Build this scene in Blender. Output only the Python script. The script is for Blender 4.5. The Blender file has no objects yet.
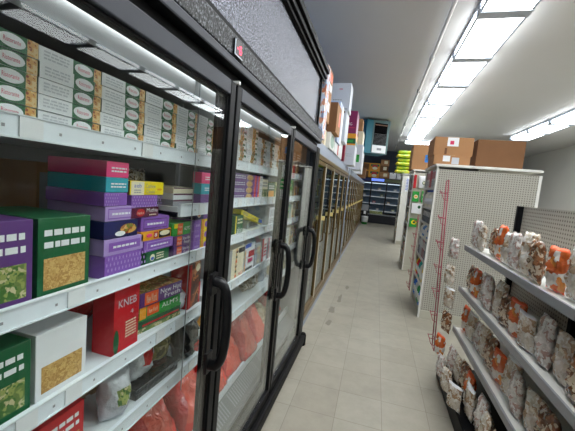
import bpy, bmesh, math, random
from mathutils import Matrix, Vector
R = math.radians
col = bpy.context.scene.collection
rnd = random.Random(7)

# ------------------------------------------------------------------ materials
_m = {}
def mat(name, c, rough=.5, metal=0., var=0., scale=20., bump=0., bscale=60., emit=0., coat=0., spec=.5):
    if name in _m: return _m[name]
    m = bpy.data.materials.new(name); m.use_nodes = True
    nt = m.node_tree; b = nt.nodes['Principled BSDF']
    b.inputs['Base Color'].default_value = (*c, 1)
    b.inputs['Roughness'].default_value = rough
    b.inputs['Metallic'].default_value = metal
    b.inputs['Coat Weight'].default_value = coat
    b.inputs['Specular IOR Level'].default_value = spec
    if emit:
        b.inputs['Emission Color'].default_value = (*c, 1)
        b.inputs['Emission Strength'].default_value = emit
    tc = nt.nodes.new('ShaderNodeTexCoord')
    if var:
        n = nt.nodes.new('ShaderNodeTexNoise'); n.inputs['Scale'].default_value = scale
        n.inputs['Detail'].default_value = 4
        nt.links.new(tc.outputs['Object'], n.inputs['Vector'])
        mx = nt.nodes.new('ShaderNodeMix'); mx.data_type = 'RGBA'
        mx.inputs[6].default_value = (*[x * (1 - var) for x in c], 1)
        mx.inputs[7].default_value = (*[min(1, x * (1 + var)) for x in c], 1)
        nt.links.new(n.outputs['Fac'], mx.inputs[0]); nt.links.new(mx.outputs[2], b.inputs['Base Color'])
    if bump:
        n2 = nt.nodes.new('ShaderNodeTexNoise'); n2.inputs['Scale'].default_value = bscale
        n2.inputs['Detail'].default_value = 3
        nt.links.new(tc.outputs['Object'], n2.inputs['Vector'])
        bp = nt.nodes.new('ShaderNodeBump'); bp.inputs['Strength'].default_value = bump
        bp.inputs['Distance'].default_value = .01
        nt.links.new(n2.outputs['Fac'], bp.inputs['Height']); nt.links.new(bp.outputs[0], b.inputs['Normal'])
    _m[name] = m
    return m

def patch_mat(name, cols, scale=18., rough=.35, bump=.0, coat=.0):
    """blotchy printed packaging: several colours chosen by a voronoi cell"""
    if name in _m: return _m[name]
    m = bpy.data.materials.new(name); m.use_nodes = True
    nt = m.node_tree; b = nt.nodes['Principled BSDF']; b.inputs['Roughness'].default_value = rough
    b.inputs['Coat Weight'].default_value = coat
    tc = nt.nodes.new('ShaderNodeTexCoord'); v = nt.nodes.new('ShaderNodeTexVoronoi'); v.inputs['Scale'].default_value = scale
    nz = nt.nodes.new('ShaderNodeTexNoise'); nz.inputs['Scale'].default_value = scale * .7
    ad = nt.nodes.new('ShaderNodeVectorMath'); ad.operation = 'MULTIPLY_ADD'
    ad.inputs[1].default_value = (.08, .08, .08)
    nt.links.new(tc.outputs['Object'], nz.inputs['Vector'])
    nt.links.new(nz.outputs['Color'], ad.inputs[0]); nt.links.new(tc.outputs['Object'], ad.inputs[2])
    nt.links.new(ad.outputs[0], v.inputs['Vector'])
    sp = nt.nodes.new('ShaderNodeSeparateColor'); nt.links.new(v.outputs['Color'], sp.inputs[0])
    cr = nt.nodes.new('ShaderNodeValToRGB'); cr.color_ramp.interpolation = 'CONSTANT'
    el = cr.color_ramp.elements
    while len(el) < len(cols): el.new(.5)
    for i, c in enumerate(cols): el[i].position = i / len(cols); el[i].color = (*c, 1)
    nt.links.new(sp.outputs[0], cr.inputs[0]); nt.links.new(cr.outputs[0], b.inputs['Base Color'])
    if bump:
        n2 = nt.nodes.new('ShaderNodeTexNoise'); n2.inputs['Scale'].default_value = 15; n2.inputs['Distortion'].default_value = 1.2
        nt.links.new(tc.outputs['Object'], n2.inputs['Vector'])
        bp = nt.nodes.new('ShaderNodeBump'); bp.inputs['Strength'].default_value = bump; bp.inputs['Distance'].default_value = .03
        nt.links.new(n2.outputs['Fac'], bp.inputs['Height']); nt.links.new(bp.outputs[0], b.inputs['Normal'])
    _m[name] = m
    return m

def glass_mat(name, tint=(.96, .98, .97), r0=.012):
    m = bpy.data.materials.new(name); m.use_nodes = True; nt = m.node_tree; nt.nodes.clear()
    o = nt.nodes.new('ShaderNodeOutputMaterial'); mx = nt.nodes.new('ShaderNodeMixShader')
    t = nt.nodes.new('ShaderNodeBsdfTransparent'); t.inputs[0].default_value = (*tint, 1)
    g = nt.nodes.new('ShaderNodeBsdfGlossy'); g.inputs['Roughness'].default_value = .02
    g.inputs['Color'].default_value = (.95, .97, .97, 1)
    lw = nt.nodes.new('ShaderNodeLayerWeight'); lw.inputs[0].default_value = .5
    p = nt.nodes.new('ShaderNodeMath'); p.operation = 'POWER'; p.inputs[1].default_value = 5
    a = nt.nodes.new('ShaderNodeMath'); a.operation = 'MULTIPLY_ADD'; a.inputs[1].default_value = .95; a.inputs[2].default_value = r0
    nt.links.new(lw.outputs['Facing'], p.inputs[0]); nt.links.new(p.outputs[0], a.inputs[0])
    nt.links.new(a.outputs[0], mx.inputs[0]); nt.links.new(t.outputs[0], mx.inputs[1]); nt.links.new(g.outputs[0], mx.inputs[2])
    nt.links.new(mx.outputs[0], o.inputs[0])
    _m[name] = m
    return m

def C(*c):  # plain packaging ink from sRGB 0..255
    lin = tuple(((x / 255) / 12.92 if x / 255 <= .04045 else ((x / 255 + .055) / 1.055) ** 2.4) for x in c)
    return lin
def ink(name, r, g, b, rough=.38, **k): return mat(name, C(r, g, b), rough, **k)

WHITE = ink('white_print', 236, 238, 240); GREEN = ink('dark_green_print', 28, 96, 58); PINK = ink('pink_print', 214, 52, 96)
PURPLE = ink('purple_print', 140, 92, 184); LILAC = ink('lilac_print', 178, 150, 210); DPURPLE = ink('deep_purple_print', 100, 62, 128)
MAROON = ink('maroon_print', 96, 28, 62); ORANGE = ink('orange_print', 240, 98, 40); YELLOW = ink('yellow_print', 250, 228, 30)
AMBER = ink('amber_print', 236, 162, 40); BRIGHTG = ink('bright_green_print', 40, 158, 62); NAVY = ink('navy_print', 36, 38, 92)
BLUE = ink('blue_print', 44, 92, 200); RED = ink('red_print', 196, 32, 42); TEAL = ink('teal_print', 40, 160, 178)
CREAM = ink('cream_print', 236, 226, 196); BLACKP = ink('black_print', 22, 22, 26); BROWN = ink('brown_print', 110, 70, 40)
GREY = ink('grey_print', 150, 152, 156); HOTP = ink('hot_pink_print', 236, 70, 130); LGREY = ink('faint_grey_print', 196, 200, 206)
FOOD = patch_mat('food_picture', [C(176, 112, 56), C(214, 160, 84), C(150, 60, 36), C(226, 196, 140), C(120, 130, 50)], 70)
COOKIE = patch_mat('cookie_picture', [C(200, 160, 96), C(178, 134, 72), C(214, 178, 112)], 90)
PRETZ = patch_mat('pretzel_picture', [C(90, 44, 28), C(190, 120, 70), C(60, 30, 22), C(160, 84, 44)], 40)
LEAFP = patch_mat('leafy_picture', [C(70, 110, 50), C(150, 160, 90), C(200, 190, 150), C(110, 130, 70)], 60)
CARD = mat('cardboard', C(172, 126, 84), .8, var=.08, scale=8)
CARDD = mat('dark_cardboard', C(120, 82, 50), .8, var=.1, scale=8)
TAPE = mat('packing_tape', C(206, 190, 160), .3)
BLACKM = mat('black_painted_metal', C(13, 14, 17), .45, spec=.15)
DGREYM = mat('dark_grey_frame', C(52, 55, 63), .45, .0, spec=.3)
def speck_mat(name, dark, light, lo, hi, scale, rough, metal, bump):
    m = mat(name, dark, rough, metal, bump=bump, bscale=scale * .8); nt = m.node_tree; b = nt.nodes['Principled BSDF']
    tc = nt.nodes.new('ShaderNodeTexCoord'); n = nt.nodes.new('ShaderNodeTexNoise'); n.inputs['Scale'].default_value = scale; n.inputs['Detail'].default_value = 2
    cr = nt.nodes.new('ShaderNodeValToRGB'); e = cr.color_ramp.elements
    e[0].position = lo; e[0].color = (*dark, 1); e[1].position = hi; e[1].color = (*light, 1)
    nt.links.new(tc.outputs['Object'], n.inputs['Vector']); nt.links.new(n.outputs['Fac'], cr.inputs[0]); nt.links.new(cr.outputs[0], b.inputs['Base Color'])
    return m
SPECK = speck_mat('speckled_black_laminate', C(14, 15, 17), C(120, 124, 130), .52, .70, 150, .5, .1, .4)
HAMMER = speck_mat('hammered_dark_steel', C(58, 60, 66), C(150, 152, 162), .38, .70, 130, .27, .9, .5)
RUBBER = mat('black_rubber', C(10, 10, 12), .6, spec=.2)
HANDLEM = mat('black_handle_plastic', C(12, 13, 16), .35, spec=.3)
LINER = mat('white_liner', C(120, 122, 124), .5, var=.03)
SHELFM = mat('white_shelf_coating', C(222, 228, 232), .4)
RAILM = mat('price_rail_plastic', C(236, 243, 250), .3, var=.05, scale=30)
WIRE = mat('grey_wire', C(150, 155, 160), .35, .6)
GLASS = glass_mat('door_glass'); GLASS2 = glass_mat('fridge_glass', (.55, .62, .64), .05)
LED = mat('led_diffuser', (1, 1, 1), .5, emit=2.4)
TUBE = mat('ceiling_diffuser', (.95, .98, 1), .5, emit=11.)
SEGM = mat('light_divider', C(190, 200, 212), .5)
BRASS = mat('brushed_brass', C(112, 90, 50), .35, .5, var=.1)
GLINT = mat('gold_glint', C(245, 225, 150), .3, .2)
CREAMHL = mat('cream_stile_highlight', C(206, 200, 180), .4)
FASCIA = mat('pale_blue_fascia', C(156, 166, 182), .45, var=.04)
PEG = None
GOND = mat('cream_gondola_metal', C(190, 187, 172), .45, var=.02)
GONDW = mat('white_gondola_metal', C(226, 226, 220), .45)
REDW = mat('red_wire', C(150, 34, 60), .4)
DARKB = mat('dark_cooler_shell', C(14, 18, 30), .4)
COOLIN = mat('blue_grey_cooler_liner', C(96, 122, 150), .5, var=.1, scale=6)

# ------------------------------------------------------------------ mesh builder
class MB:
    def __init__(s): s.v = []; s.f = []; s.mi = []; s.m = []; s.sm = []
    def _i(s, m):
        if m not in s.m: s.m.append(m)
        return s.m.index(m)
    def poly(s, pts, m, smooth=False):
        n = len(s.v); s.v += [tuple(p) for p in pts]; s.f.append(tuple(range(n, n + len(pts)))); s.mi.append(s._i(m)); s.sm.append(smooth)
    def box(s, x0, x1, y0, y1, z0, z1, m, top=None, front=None):
        n = len(s.v)
        s.v += [(x0, y0, z0), (x1, y0, z0), (x1, y1, z0), (x0, y1, z0), (x0, y0, z1), (x1, y0, z1), (x1, y1, z1), (x0, y1, z1)]
        F = [(0, 3, 2, 1), (4, 5, 6, 7), (0, 1, 5, 4), (1, 2, 6, 5), (2, 3, 7, 6), (3, 0, 4, 7)]
        for k, f in enumerate(F):
            s.f.append(tuple(n + i for i in f)); s.sm.append(False)
            s.mi.append(s._i(top if (k == 1 and top) else front if (k == 3 and front) else m))
        return s
    def tube(s, pts, r, m, n=8, closed=False):
        pts = [Vector(p) for p in pts]; L = len(pts); base = len(s.v); idx = s._i(m)
        up0 = None
        for i, p in enumerate(pts):
            a = pts[(i - 1) % L] if (closed or i > 0) else p; b = pts[(i + 1) % L] if (closed or i < L - 1) else p
            d = (b - a).normalized()
            ref = Vector((0, 0, 1)) if abs(d.z) < .95 else Vector((0, 1, 0))
            if up0 is not None:
                u = (up0 - d * up0.dot(d))
                u = u.normalized() if u.length > 1e-5 else d.cross(ref).normalized()
            else: u = d.cross(ref).normalized()
            up0 = u; w = d.cross(u)
            rr = r[i] if isinstance(r, (list, tuple)) else r
            for k in range(n):
                t = 2 * math.pi * k / n; s.v.append(tuple(p + (u * math.cos(t) + w * math.sin(t)) * rr))
        for i in range(L if closed else L - 1):
            j = (i + 1) % L
            for k in range(n):
                k2 = (k + 1) % n
                s.f.append((base + i * n + k, base + i * n + k2, base + j * n + k2, base + j * n + k)); s.mi.append(idx); s.sm.append(True)
        if not closed:
            s.f.append(tuple(base + k for k in reversed(range(n)))); s.mi.append(idx); s.sm.append(False)
            s.f.append(tuple(base + (L - 1) * n + k for k in range(n))); s.mi.append(idx); s.sm.append(False)
        return s
    def lathe(s, prof, m, n=20, c=(0, 0, 0), mats=None):
        base = len(s.v)
        for (r, z) in prof:
            for k in range(n):
                t = 2 * math.pi * k / n; s.v.append((c[0] + r * math.cos(t), c[1] + r * math.sin(t), c[2] + z))
        for i in range(len(prof) - 1):
            mm = mats[i] if mats else m
            for k in range(n):
                k2 = (k + 1) % n
                s.f.append((base + i * n + k, base + i * n + k2, base + (i + 1) * n + k2, base + (i + 1) * n + k)); s.mi.append(s._i(mm)); s.sm.append(True)
        s.f.append(tuple(base + k for k in reversed(range(n)))); s.mi.append(s._i(mats[0] if mats else m)); s.sm.append(False)
        q = base + (len(prof) - 1) * n
        s.f.append(tuple(q + k for k in range(n))); s.mi.append(s._i(mats[-1] if mats else m)); s.sm.append(False)
        return s
    # printed marks on a face: org = lower-left corner, U and V unit axes, N outward
    def mark(s, kind, org, U, V, N, W, H, u0, v0, u1, v1, m, lift=.0006, text=None):
        org, U, V, N = map(Vector, (org, U, V, N))
        P = lambda u, v: org + U * (u * W) + V * (v * H) + N * lift
        if kind == 'rect': s.poly([P(u0, v0), P(u1, v0), P(u1, v1), P(u0, v1)], m)
        elif kind == 'oval':
            cu, cv, a, b = (u0 + u1) / 2, (v0 + v1) / 2, (u1 - u0) / 2, (v1 - v0) / 2
            s.poly([P(cu + a * math.cos(t * math.pi / 10), cv + b * math.sin(t * math.pi / 10)) for t in range(20)], m)
        elif kind == 'text':
            vs, fs = glyphs(text)
            n = len(s.v); s.v += [tuple(P(u0 + x * (u1 - u0), v0 + y * (v1 - v0))) for x, y in vs]
            for f in fs: s.f.append(tuple(n + i for i in f)); s.mi.append(s._i(m)); s.sm.append(False)
        elif kind == 'scrib':      # rows of small unreadable print
            rows = int(text or 2); rr = random.Random(int(u0 * 97 + v1 * 31))
            for k in range(rows):
                a = v0 + (v1 - v0) * (k + .2) / rows; b = v0 + (v1 - v0) * (k + .7) / rows
                u = u0
                while u < u1 - .02:
                    w = min(u1 - u, (u1 - u0) * rr.uniform(.12, .3)); s.poly([P(u, a), P(u + w * .82, a), P(u + w * .82, b), P(u, b)], m); u += w
    def build(s, name, parent=None, loc=None, rot=None, bevel=0., seg=2):
        me = bpy.data.meshes.new(name); me.from_pydata(s.v, [], s.f)
        for m in s.m: me.materials.append(m)
        me.polygons.foreach_set('material_index', s.mi); me.polygons.foreach_set('use_smooth', s.sm); me.update()
        o = bpy.data.objects.new(name, me); col.objects.link(o)
        if parent: o.parent = parent
        if loc: o.location = loc
        if rot is not None: o.rotation_euler = rot if isinstance(rot, tuple) else (0, 0, rot)
        if bevel:
            b = o.modifiers.new('bevel', 'BEVEL'); b.width = bevel; b.segments = seg; b.limit_method = 'ANGLE'; b.angle_limit = R(50)
        return o

_g = {}
def glyphs(t):
    if t in _g: return _g[t]
    cu = bpy.data.curves.new('t', 'FONT'); cu.body = t; cu.resolution_u = 2
    o = bpy.data.objects.new('t', cu); col.objects.link(o)
    dg = bpy.context.evaluated_depsgraph_get(); me = o.evaluated_get(dg).to_mesh()
    vs = [(v.co.x, v.co.y) for v in me.vertices]; fs = [tuple(p.vertices) for p in me.polygons]
    o.evaluated_get(dg).to_mesh_clear(); bpy.data.objects.remove(o); bpy.data.curves.remove(cu)
    if vs:
        x0 = min(v[0] for v in vs); x1 = max(v[0] for v in vs); y0 = min(v[1] for v in vs); y1 = max(v[1] for v in vs)
        vs = [((x - x0) / max(1e-6, x1 - x0), (y - y0) / max(1e-6, y1 - y0)) for x, y in vs]
    _g[t] = (vs, fs)
    return _g[t]

def tag(o, label, cat, group=None, kind=None):
    o['label'] = label; o['category'] = cat
    if group: o['group'] = group
    if kind: o['kind'] = kind
    return o
def struct(o): o['kind'] = 'structure'; return o
def empty(name, loc=(0, 0, 0), rz=0):
    e = bpy.data.objects.new(name, None); col.objects.link(e); e.location = loc; e.rotation_euler = (0, 0, rz); e.empty_display_size = .1
    return e
def copy_tree(o, parent=None):
    c = o.copy(); col.objects.link(c); c.parent = parent
    for ch in list(o.children): copy_tree(ch, c)
    return c
ORD = ['lowest', 'second from the bottom', 'third from the bottom', 'fourth from the bottom', 'fifth from the bottom', 'sixth from the bottom', 'seventh from the bottom']

def pbox(name, w, d, h, base, marks=(), top=None, end=None):
    """printed carton: local front faces +x, width along y, bottom centre of the front edge at the origin"""
    b = MB(); b.box(-d, 0, -w / 2, w / 2, 0, h, base, top=top)
    k = 0
    for q in marks:
        kind, u0, v0, u1, v1, m = q[:6]; t = q[6] if len(q) > 6 else None
        k += 1
        b.mark(kind, (0, -w / 2, 0), (0, 1, 0), (0, 0, 1), (1, 0, 0), w, h, u0, v0, u1, v1, m, .0005 + .0003 * k, t)
    if end:   # the near end, facing the shopper (-y)
        for q in end:
            kind, u0, v0, u1, v1, m = q[:6]; t = q[6] if len(q) > 6 else None
            k += 1
            b.mark(kind, (-d, -w / 2, 0), (1, 0, 0), (0, 0, 1), (0, -1, 0), d, h, u0, v0, u1, v1, m, .0005 + .0002 * k, t)
    return b

def bag(w, h, d, m, seed=1, seal=None, nu=12, nv=14, rough=.16, m2=None, full=1.):
    """a soft sealed pouch standing on its lower edge; front to +x"""
    r = random.Random(seed); b = MB(); ph = [r.uniform(0, 6.28) for _ in range(8)]
    def T(u, v): return (max(0, math.sin(math.pi * u)) ** (.5 * full)) * (max(0, math.sin(math.pi * min(1, v * .93 + .035))) ** (.45 * full))
    def wr(u, v, s):
        return (math.sin(9 * u + ph[0] + 5 * v * s) * .4 + math.sin(17 * v + ph[1] + 7 * u) * .35 + math.sin(23 * (u - v) + ph[2] * s) * .3
                + r.uniform(-.55, .55))
    grid = {}
    for side in (1, -1):
        for i in range(nu + 1):
            for j in range(nv + 1):
                u, v = i / nu, j / nv; t = T(u, v); edge = i in (0, nu) or j in (0, nv)
                if side == -1 and edge: grid[side, i, j] = grid[1, i, j]; continue
                x = side * (d / 2) * (t if not edge else .02) * (1 + rough * wr(u, v, side))
                y = (u - .5) * w * (1 - .08 * math.sin(math.pi * v) + .02 * math.sin(14 * v + ph[3]))
                z = v * h + (.012 * h * math.sin(11 * u + ph[4]) if j in (0, nv) else 0) + (.02 * h if j == 0 else 0)
                grid[side, i, j] = len(b.v); b.v.append((x, y, max(.001, z)))
    for side in (1, -1):
        for i in range(nu):
            for j in range(nv):
                f = [grid[side, i, j], grid[side, i + 1, j], grid[side, i + 1, j + 1], grid[side, i, j + 1]]
                if side == -1: f.reverse()
                mm = m
                if seal and (j == 0 or j == nv - 1): mm = seal
                elif m2 and .3 < j / nv < .68 and .2 < i / nu < .75: mm = m2
                b.f.append(tuple(f)); b.mi.append(b._i(mm)); b.sm.append(True)
    return b

# ------------------------------------------------------------------ setting
def tile_mat():
    m = bpy.data.materials.new('vinyl_floor_tiles'); m.use_nodes = True; nt = m.node_tree; b = nt.nodes['Principled BSDF']
    tc = nt.nodes.new('ShaderNodeTexCoord')
    mp = nt.nodes.new('ShaderNodeMapping'); mp.inputs['Location'].default_value = (-.2 + .305 * 20, -2.66 + .305 * 40, 0)
    nt.links.new(tc.outputs['Object'], mp.inputs[0])
    br = nt.nodes.new('ShaderNodeTexBrick'); br.offset = 0; br.squash = 1
    br.inputs['Scale'].default_value = 1; br.inputs['Brick Width'].default_value = .305; br.inputs['Row Height'].default_value = .305
    br.inputs['Mortar Size'].default_value = .0022; br.inputs['Mortar Smooth'].default_value = .6
    br.inputs['Color1'].default_value = (*C(174, 169, 154), 1); br.inputs['Color2'].default_value = (*C(168, 162, 147), 1)
    br.inputs['Mortar'].default_value = (*C(136, 131, 118), 1)
    nt.links.new(mp.outputs[0], br.inputs[0])
    n = nt.nodes.new('ShaderNodeTexNoise'); n.inputs['Scale'].default_value = 5; n.inputs['Detail'].default_value = 8; n.inputs['Roughness'].default_value = .7
    nt.links.new(tc.outputs['Object'], n.inputs[0])
    mx = nt.nodes.new('ShaderNodeMix'); mx.data_type = 'RGBA'; mx.blend_type = 'MULTIPLY'
    cr = nt.nodes.new('ShaderNodeValToRGB'); cr.color_ramp.elements[0].position = .3; cr.color_ramp.elements[0].color = (.84, .84, .84, 1)
    cr.color_ramp.elements[1].position = .6; cr.color_ramp.elements[1].color = (1, 1, 1, 1)
    nt.links.new(n.outputs['Fac'], cr.inputs[0]); mx.inputs[0].default_value = 1
    nt.links.new(br.outputs[0], mx.inputs[6]); nt.links.new(cr.outputs[0], mx.inputs[7]); nt.links.new(mx.outputs[2], b.inputs['Base Color'])
    b.inputs['Roughness'].default_value = .38; b.inputs['Specular IOR Level'].default_value = .4
    # scuffs by the freezer kick plates
    return m
XL, XR, YF, YB, ZC = -1.55, 6.2, -3.0, 17.6, 3.7
WALLP = mat('blue_bounce_wall', C(92, 134, 186), .7, var=.04, scale=3)  # blue picked so its bounce tints the ceiling
WALLW = mat('off_white_wall', C(206, 204, 196), .7, var=.03, scale=3)
WALLD = mat('dark_back_wall', C(58, 66, 80), .7, var=.06, scale=3)
CEILM = mat('painted_ceiling', C(214, 214, 213), .55, var=.02, scale=2)
struct(MB().box(XL, XR, YF, YB, -.12, 0, tile_mat()).build('floor'))
struct(MB().box(XL, XR, YF, YB, ZC, ZC + .12, CEILM).build('ceiling'))
struct(MB().box(XL - .12, XL, YF, YB, 0, ZC, WALLP).build('wall_left'))
struct(MB().box(XR, XR + .12, YF, YB, 0, ZC, WALLW).build('wall_right'))
struct(MB().box(XL, XR, YB, YB + .12, 0, ZC, WALLD).build('wall_back'))
struct(MB().box(XL, XR, YF - .12, YF, 0, ZC, WALLW).build('wall_front'))

# scuff marks on the floor near the pale freezer base
sc = MB(); SCM = mat('scuff_mark', C(140, 135, 122), .6)
for (sx, sy, w, l) in [(-.38, 3.95, .05, .16), (-.33, 4.4, .03, .22), (-.36, 3.55, .04, .1), (-.28, 5.0, .03, .12)]:
    pts = []
    for k in range(14):
        a = k * 2 * math.pi / 14; q = rnd.uniform(.55, 1.1); pts.append((sx + w * q * math.cos(a), sy + l * q * math.sin(a), .0008))
    sc.poly(pts, SCM)
struct(sc.build('floor_scuffs'))

# ------------------------------------------------------------------ ceiling lights
def light_strip(x0, x1, y0, y1, label, seg=1.22, along='y'):
    root = empty('ceiling_light', ((x0 + x1) / 2, (y0 + y1) / 2, ZC))
    tag(root, label, 'ceiling light')
    hx, hy = (x1 - x0) / 2, (y1 - y0) / 2
    MB().box(-hx - .02, hx + .02, -hy, hy, -.05, -.001, SEGM).build('housing', root and root)
    MB().box(-hx, hx, -hy + .01, hy - .01, -.115, -.052, TUBE).build('diffuser', root)
    f = MB()
    if along == 'y':
        n = max(1, round((y1 - y0) / seg))
        for k in range(n + 1):
            y = -hy + k * (y1 - y0) / n; f.box(-hx - .012, hx + .012, y - .075, y + .075, -.14, -.052, SEGM)
        for s in (-1, 1): f.box(s * hx - .012, s * hx + .012, -hy, hy, -.125, -.108, SEGM)
    else:
        for s in (-1, 1): f.box(-hx, hx, s * hy - .012, s * hy + .012, -.125, -.108, SEGM)
    f.build('divider_frame', root)
    return root
light_strip(.87, 1.36, .4, 13.0, 'long row of fluorescent ceiling panels running down the aisle')
light_strip(.87, 3.2, 13.75, 14.0, 'single fluorescent strip running crosswise beyond the end of the light row', along='x')
light_strip(3.9, 4.4, -1.5, 12.0, 'added fill row of fluorescent panels farther right over the next aisle')  # row added as fill for overall store brightness
light_strip(0, .45, -1.4, 2.3, 'added unseen fluorescent panel over the aisle entrance behind the shopper')  # unseen fixture placed to brighten the freezer header panel

# conduit pipe along the ceiling, with a joint and couplers
PIPEW = ink('white_conduit', 250, 250, 246)
root = empty('ceiling_conduit', (.585, 8.5, ZC)); tag(root, 'thin white conduit pipe running along the ceiling left of the lights', 'pipe')
MB().tube([(0, -8.2, -.05), (0, 8, -.05)], .022, PIPEW, 8).build('pipe', root)
for yy in (-2.9, .5, 4.0):
    MB().tube([(0, yy - .07, -.05), (0, yy + .07, -.05)], .036, PIPEW, 8).build('coupling', root)
for yy in (-6, -1.2, 2.2, 6.5):
    MB().box(-.03, .03, yy - .015, yy + .015, -.07, -.001, WIRE).build('bracket', root)

# ------------------------------------------------------------------ black glass door freezer
FX = -.53
fz = empty('display_freezer', (-.96, 1.1, 0)); tag(fz, 'tall black glass door freezer with hammered dark header panel beside the aisle', 'freezer')
OX, OY = .96, -1.1      # world -> local offset
def F(b, name, parent=fz, bevel=0.):
    b.v = [(x + OX, y + OY, z) for x, y, z in b.v]
    return b.build(name, parent, bevel=bevel)
YA, YZ = -.68, 2.92
DIV = [-.55, .28, 1.11, 1.94, 2.77]
b = MB()
b.box(-1.42, -1.36, YA, YZ, .1, 2.0, BLACKM)                       # back
b.box(-1.359, -1.35, YA + .04, YZ - .04, .22, 1.9, LINER)
b.box(-1.42, -.585, YA, YA + .035, .1, 2.0, BLACKM); b.box(-1.42, -.585, YZ - .035, YZ, .1, 2.0, BLACKM)
b.box(-1.35, -.60, YA + .036, YA + .045, .22, 1.9, LINER); b.box(-1.35, -.60, YZ - .045, YZ - .036, .22, 1.9, LINER)
b.box(-1.42, -.585, YA, YZ, 1.9, 2.0, BLACKM)
b.box(-1.35, -.60, YA + .045, YZ - .045, 1.89, 1.899, LINER)
b.box(-1.42, -.585, YA, YZ, .1, .20, BLACKM)
F(b, 'cabinet')
F(MB().box(-1.35, -.60, YA + .045, YZ - .045, .205, .225, LINER), 'interior_floor')
# front band with speckled laminate, its grey lower lip, dark recess
F(MB().box(-.58, FX, YA, YZ, 1.925, 2.0, SPECK), 'speckled_band', bevel=.004)
F(MB().box(-.57, FX + .001, YA, YZ, 1.892, 1.924, RUBBER, front=DGREYM), 'lower_lip', bevel=.006)
F(MB().box(-.585, -.568, YA, YZ, 1.850, 1.8915, RUBBER), 'dark_recess')
b = MB()
b.box(-1.42, -.59, YA, YZ - .03, 2.0, 2.5, BLACKM, front=HAMMER)
F(b, 'header_panel')
b = MB()
b.box(-.5895, -.57, YA, YZ - .036, 2.001, 2.05, RUBBER); b.box(-.588, -.572, YZ - .034, YZ - .002, 2.0, 2.47, RUBBER)  # long strip blackens the shadow gap under the panel; upright one is edge trim
F(b, 'shadow_gap_and_trim')
b = MB()   # stepped crown moulding
for (xa, xb, za, zb) in [(-.62, -.565, 2.455, 2.475), (-.62, -.545, 2.475, 2.495), (-.62, -.55, 2.497, 2.515), (-.62, -.53, 2.517, 2.56)]:
    b.box(xa, xb, YA - .02, YZ + .06, za, zb, BLACKM)
b.box(-1.42, -.6, YA - .02, YZ + .06, 2.505, 2.56, BLACKM)
F(b, 'crown_moulding', bevel=.003)
# kick plate and bumper
b = MB(); b.box(-1.40, -.56, YA, YZ, 0.0, .1, BLACKM)
F(b, 'kick_plate')
b = MB(); b.box(-.56, -.50, YA, YZ - .002, .035, .115, RUBBER); b.box(-.56, -.515, YA, YZ - .002, .0, .034, BLACKM)
b.lathe([(.028, 0), (.034, .01), (.034, .1), (.024, .125)], RUBBER, 16, (-.525, YZ - .01, .0))
F(b, 'bumper_rail', bevel=.012)
# mullion posts behind the doors
for y in DIV[1:4]:
    p = MB().box(-.60, -.584, y - .026, y + .026, .2, 1.89, BLACKM); F(p, 'mullion_post')
for ya, yb in ((YA, -.55 - .0), (2.80, YZ)):
    F(MB().box(-.60, -.535, ya, yb, .12, 1.85, BLACKM), 'end_stile', bevel=.004)
# doors
def door(y0, y1):
    b = MB(); s = .046; zt, zb = 1.845, .12; xa, xb = -.568, FX
    g = .006
    for (a, c, za, zc) in [(y0 + g, y0 + s, zb, zt), (y1 - s, y1 - g, zb, zt)]: b.box(xa, xb, a, c, za, zc, BLACKM)
    b.box(xa, xb, y0 + s, y1 - s, zt - .05, zt, DGREYM); b.box(xa, xb, y0 + s, y1 - s, zb, zb + .055, BLACKM)
    # inner gasket line
    for (a, c, za, zc) in [(y0 + s, y0 + s + .007, zb + .055, zt - .05), (y1 - s - .007, y1 - s, zb + .055, zt - .05)]: b.box(xa, xb - .008, a, c, za, zc, RUBBER)
    b.box(xa, xb - .008, y0 + s, y1 - s, zt - .058, zt - .05, RUBBER)
    d = F(b, 'door', bevel=.004)
    g_ = MB().box(-.546, -.541, y0 + s + .002, y1 - s - .002, zb + .056, zt - .058, GLASS)
    F(g_, 'glass_pane', d)
    h = MB(); yh = y1 - .085; z0, z1 = .82, 1.135
    pts = []
    for k in range(15):
        t = k / 14; a = math.pi * t
        pts.append((FX + .006 + .062 * math.sin(a) ** .45, yh, z0 + (z1 - z0) * (1 - math.cos(a)) / 2))
    h.tube(pts, [.017 if 1 < k < 13 else .02 for k in range(15)], HANDLEM, 10)
    h.box(FX - .002, FX + .012, yh - .024, yh + .02, z0 - .03, z0 + .05, HANDLEM); h.box(FX - .002, FX + .012, yh - .024, yh + .02, z1 - .05, z1 + .03, HANDLEM)
    h.box(FX - .004, FX + .004, yh - .018, yh + .014, z0, z1, HANDLEM)
    F(h, 'handle', d, bevel=.003)
    hb = MB().box(-.56, -.524, y0 + .002, y0 + .014, zt + .001, zt + .012, GONDW); F(hb, 'hinge_cap', d)
    return d
for i in range(4): door(DIV[i], DIV[i + 1])
# digital thermometer on the band
b = MB(); b.box(FX, FX + .006, 1.055, 1.125, 1.928, 1.985, BLACKP)
d = F(b, 'temperature_display', bevel=.002)
REDL = mat('red_digit', (1, .02, .06), .5, emit=5.)
b = MB()
def seg7(b, y, z, h, digit, m, x):
    w = h * .55; t = h * .13
    S = {'a': (y, y + w, z + h - t, z + h), 'g': (y, y + w, z + h / 2 - t / 2, z + h / 2 + t / 2), 'd': (y, y + w, z, z + t),
         'b': (y + w - t, y + w, z + h / 2, z + h), 'c': (y + w - t, y + w, z, z + h / 2), 'f': (y, y + t, z + h / 2, z + h), 'e': (y, y + t, z, z + h / 2)}
    for k in {'1': 'bc', '0': 'abcdef', '2': 'abged', '6': 'afgedc', '-': 'g', '8': 'abcdefg'}[digit]:
        q = S[k]; b.poly([(x, q[0], q[2]), (x, q[1], q[2]), (x, q[1], q[3]), (x, q[0], q[3])], m)
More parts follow.
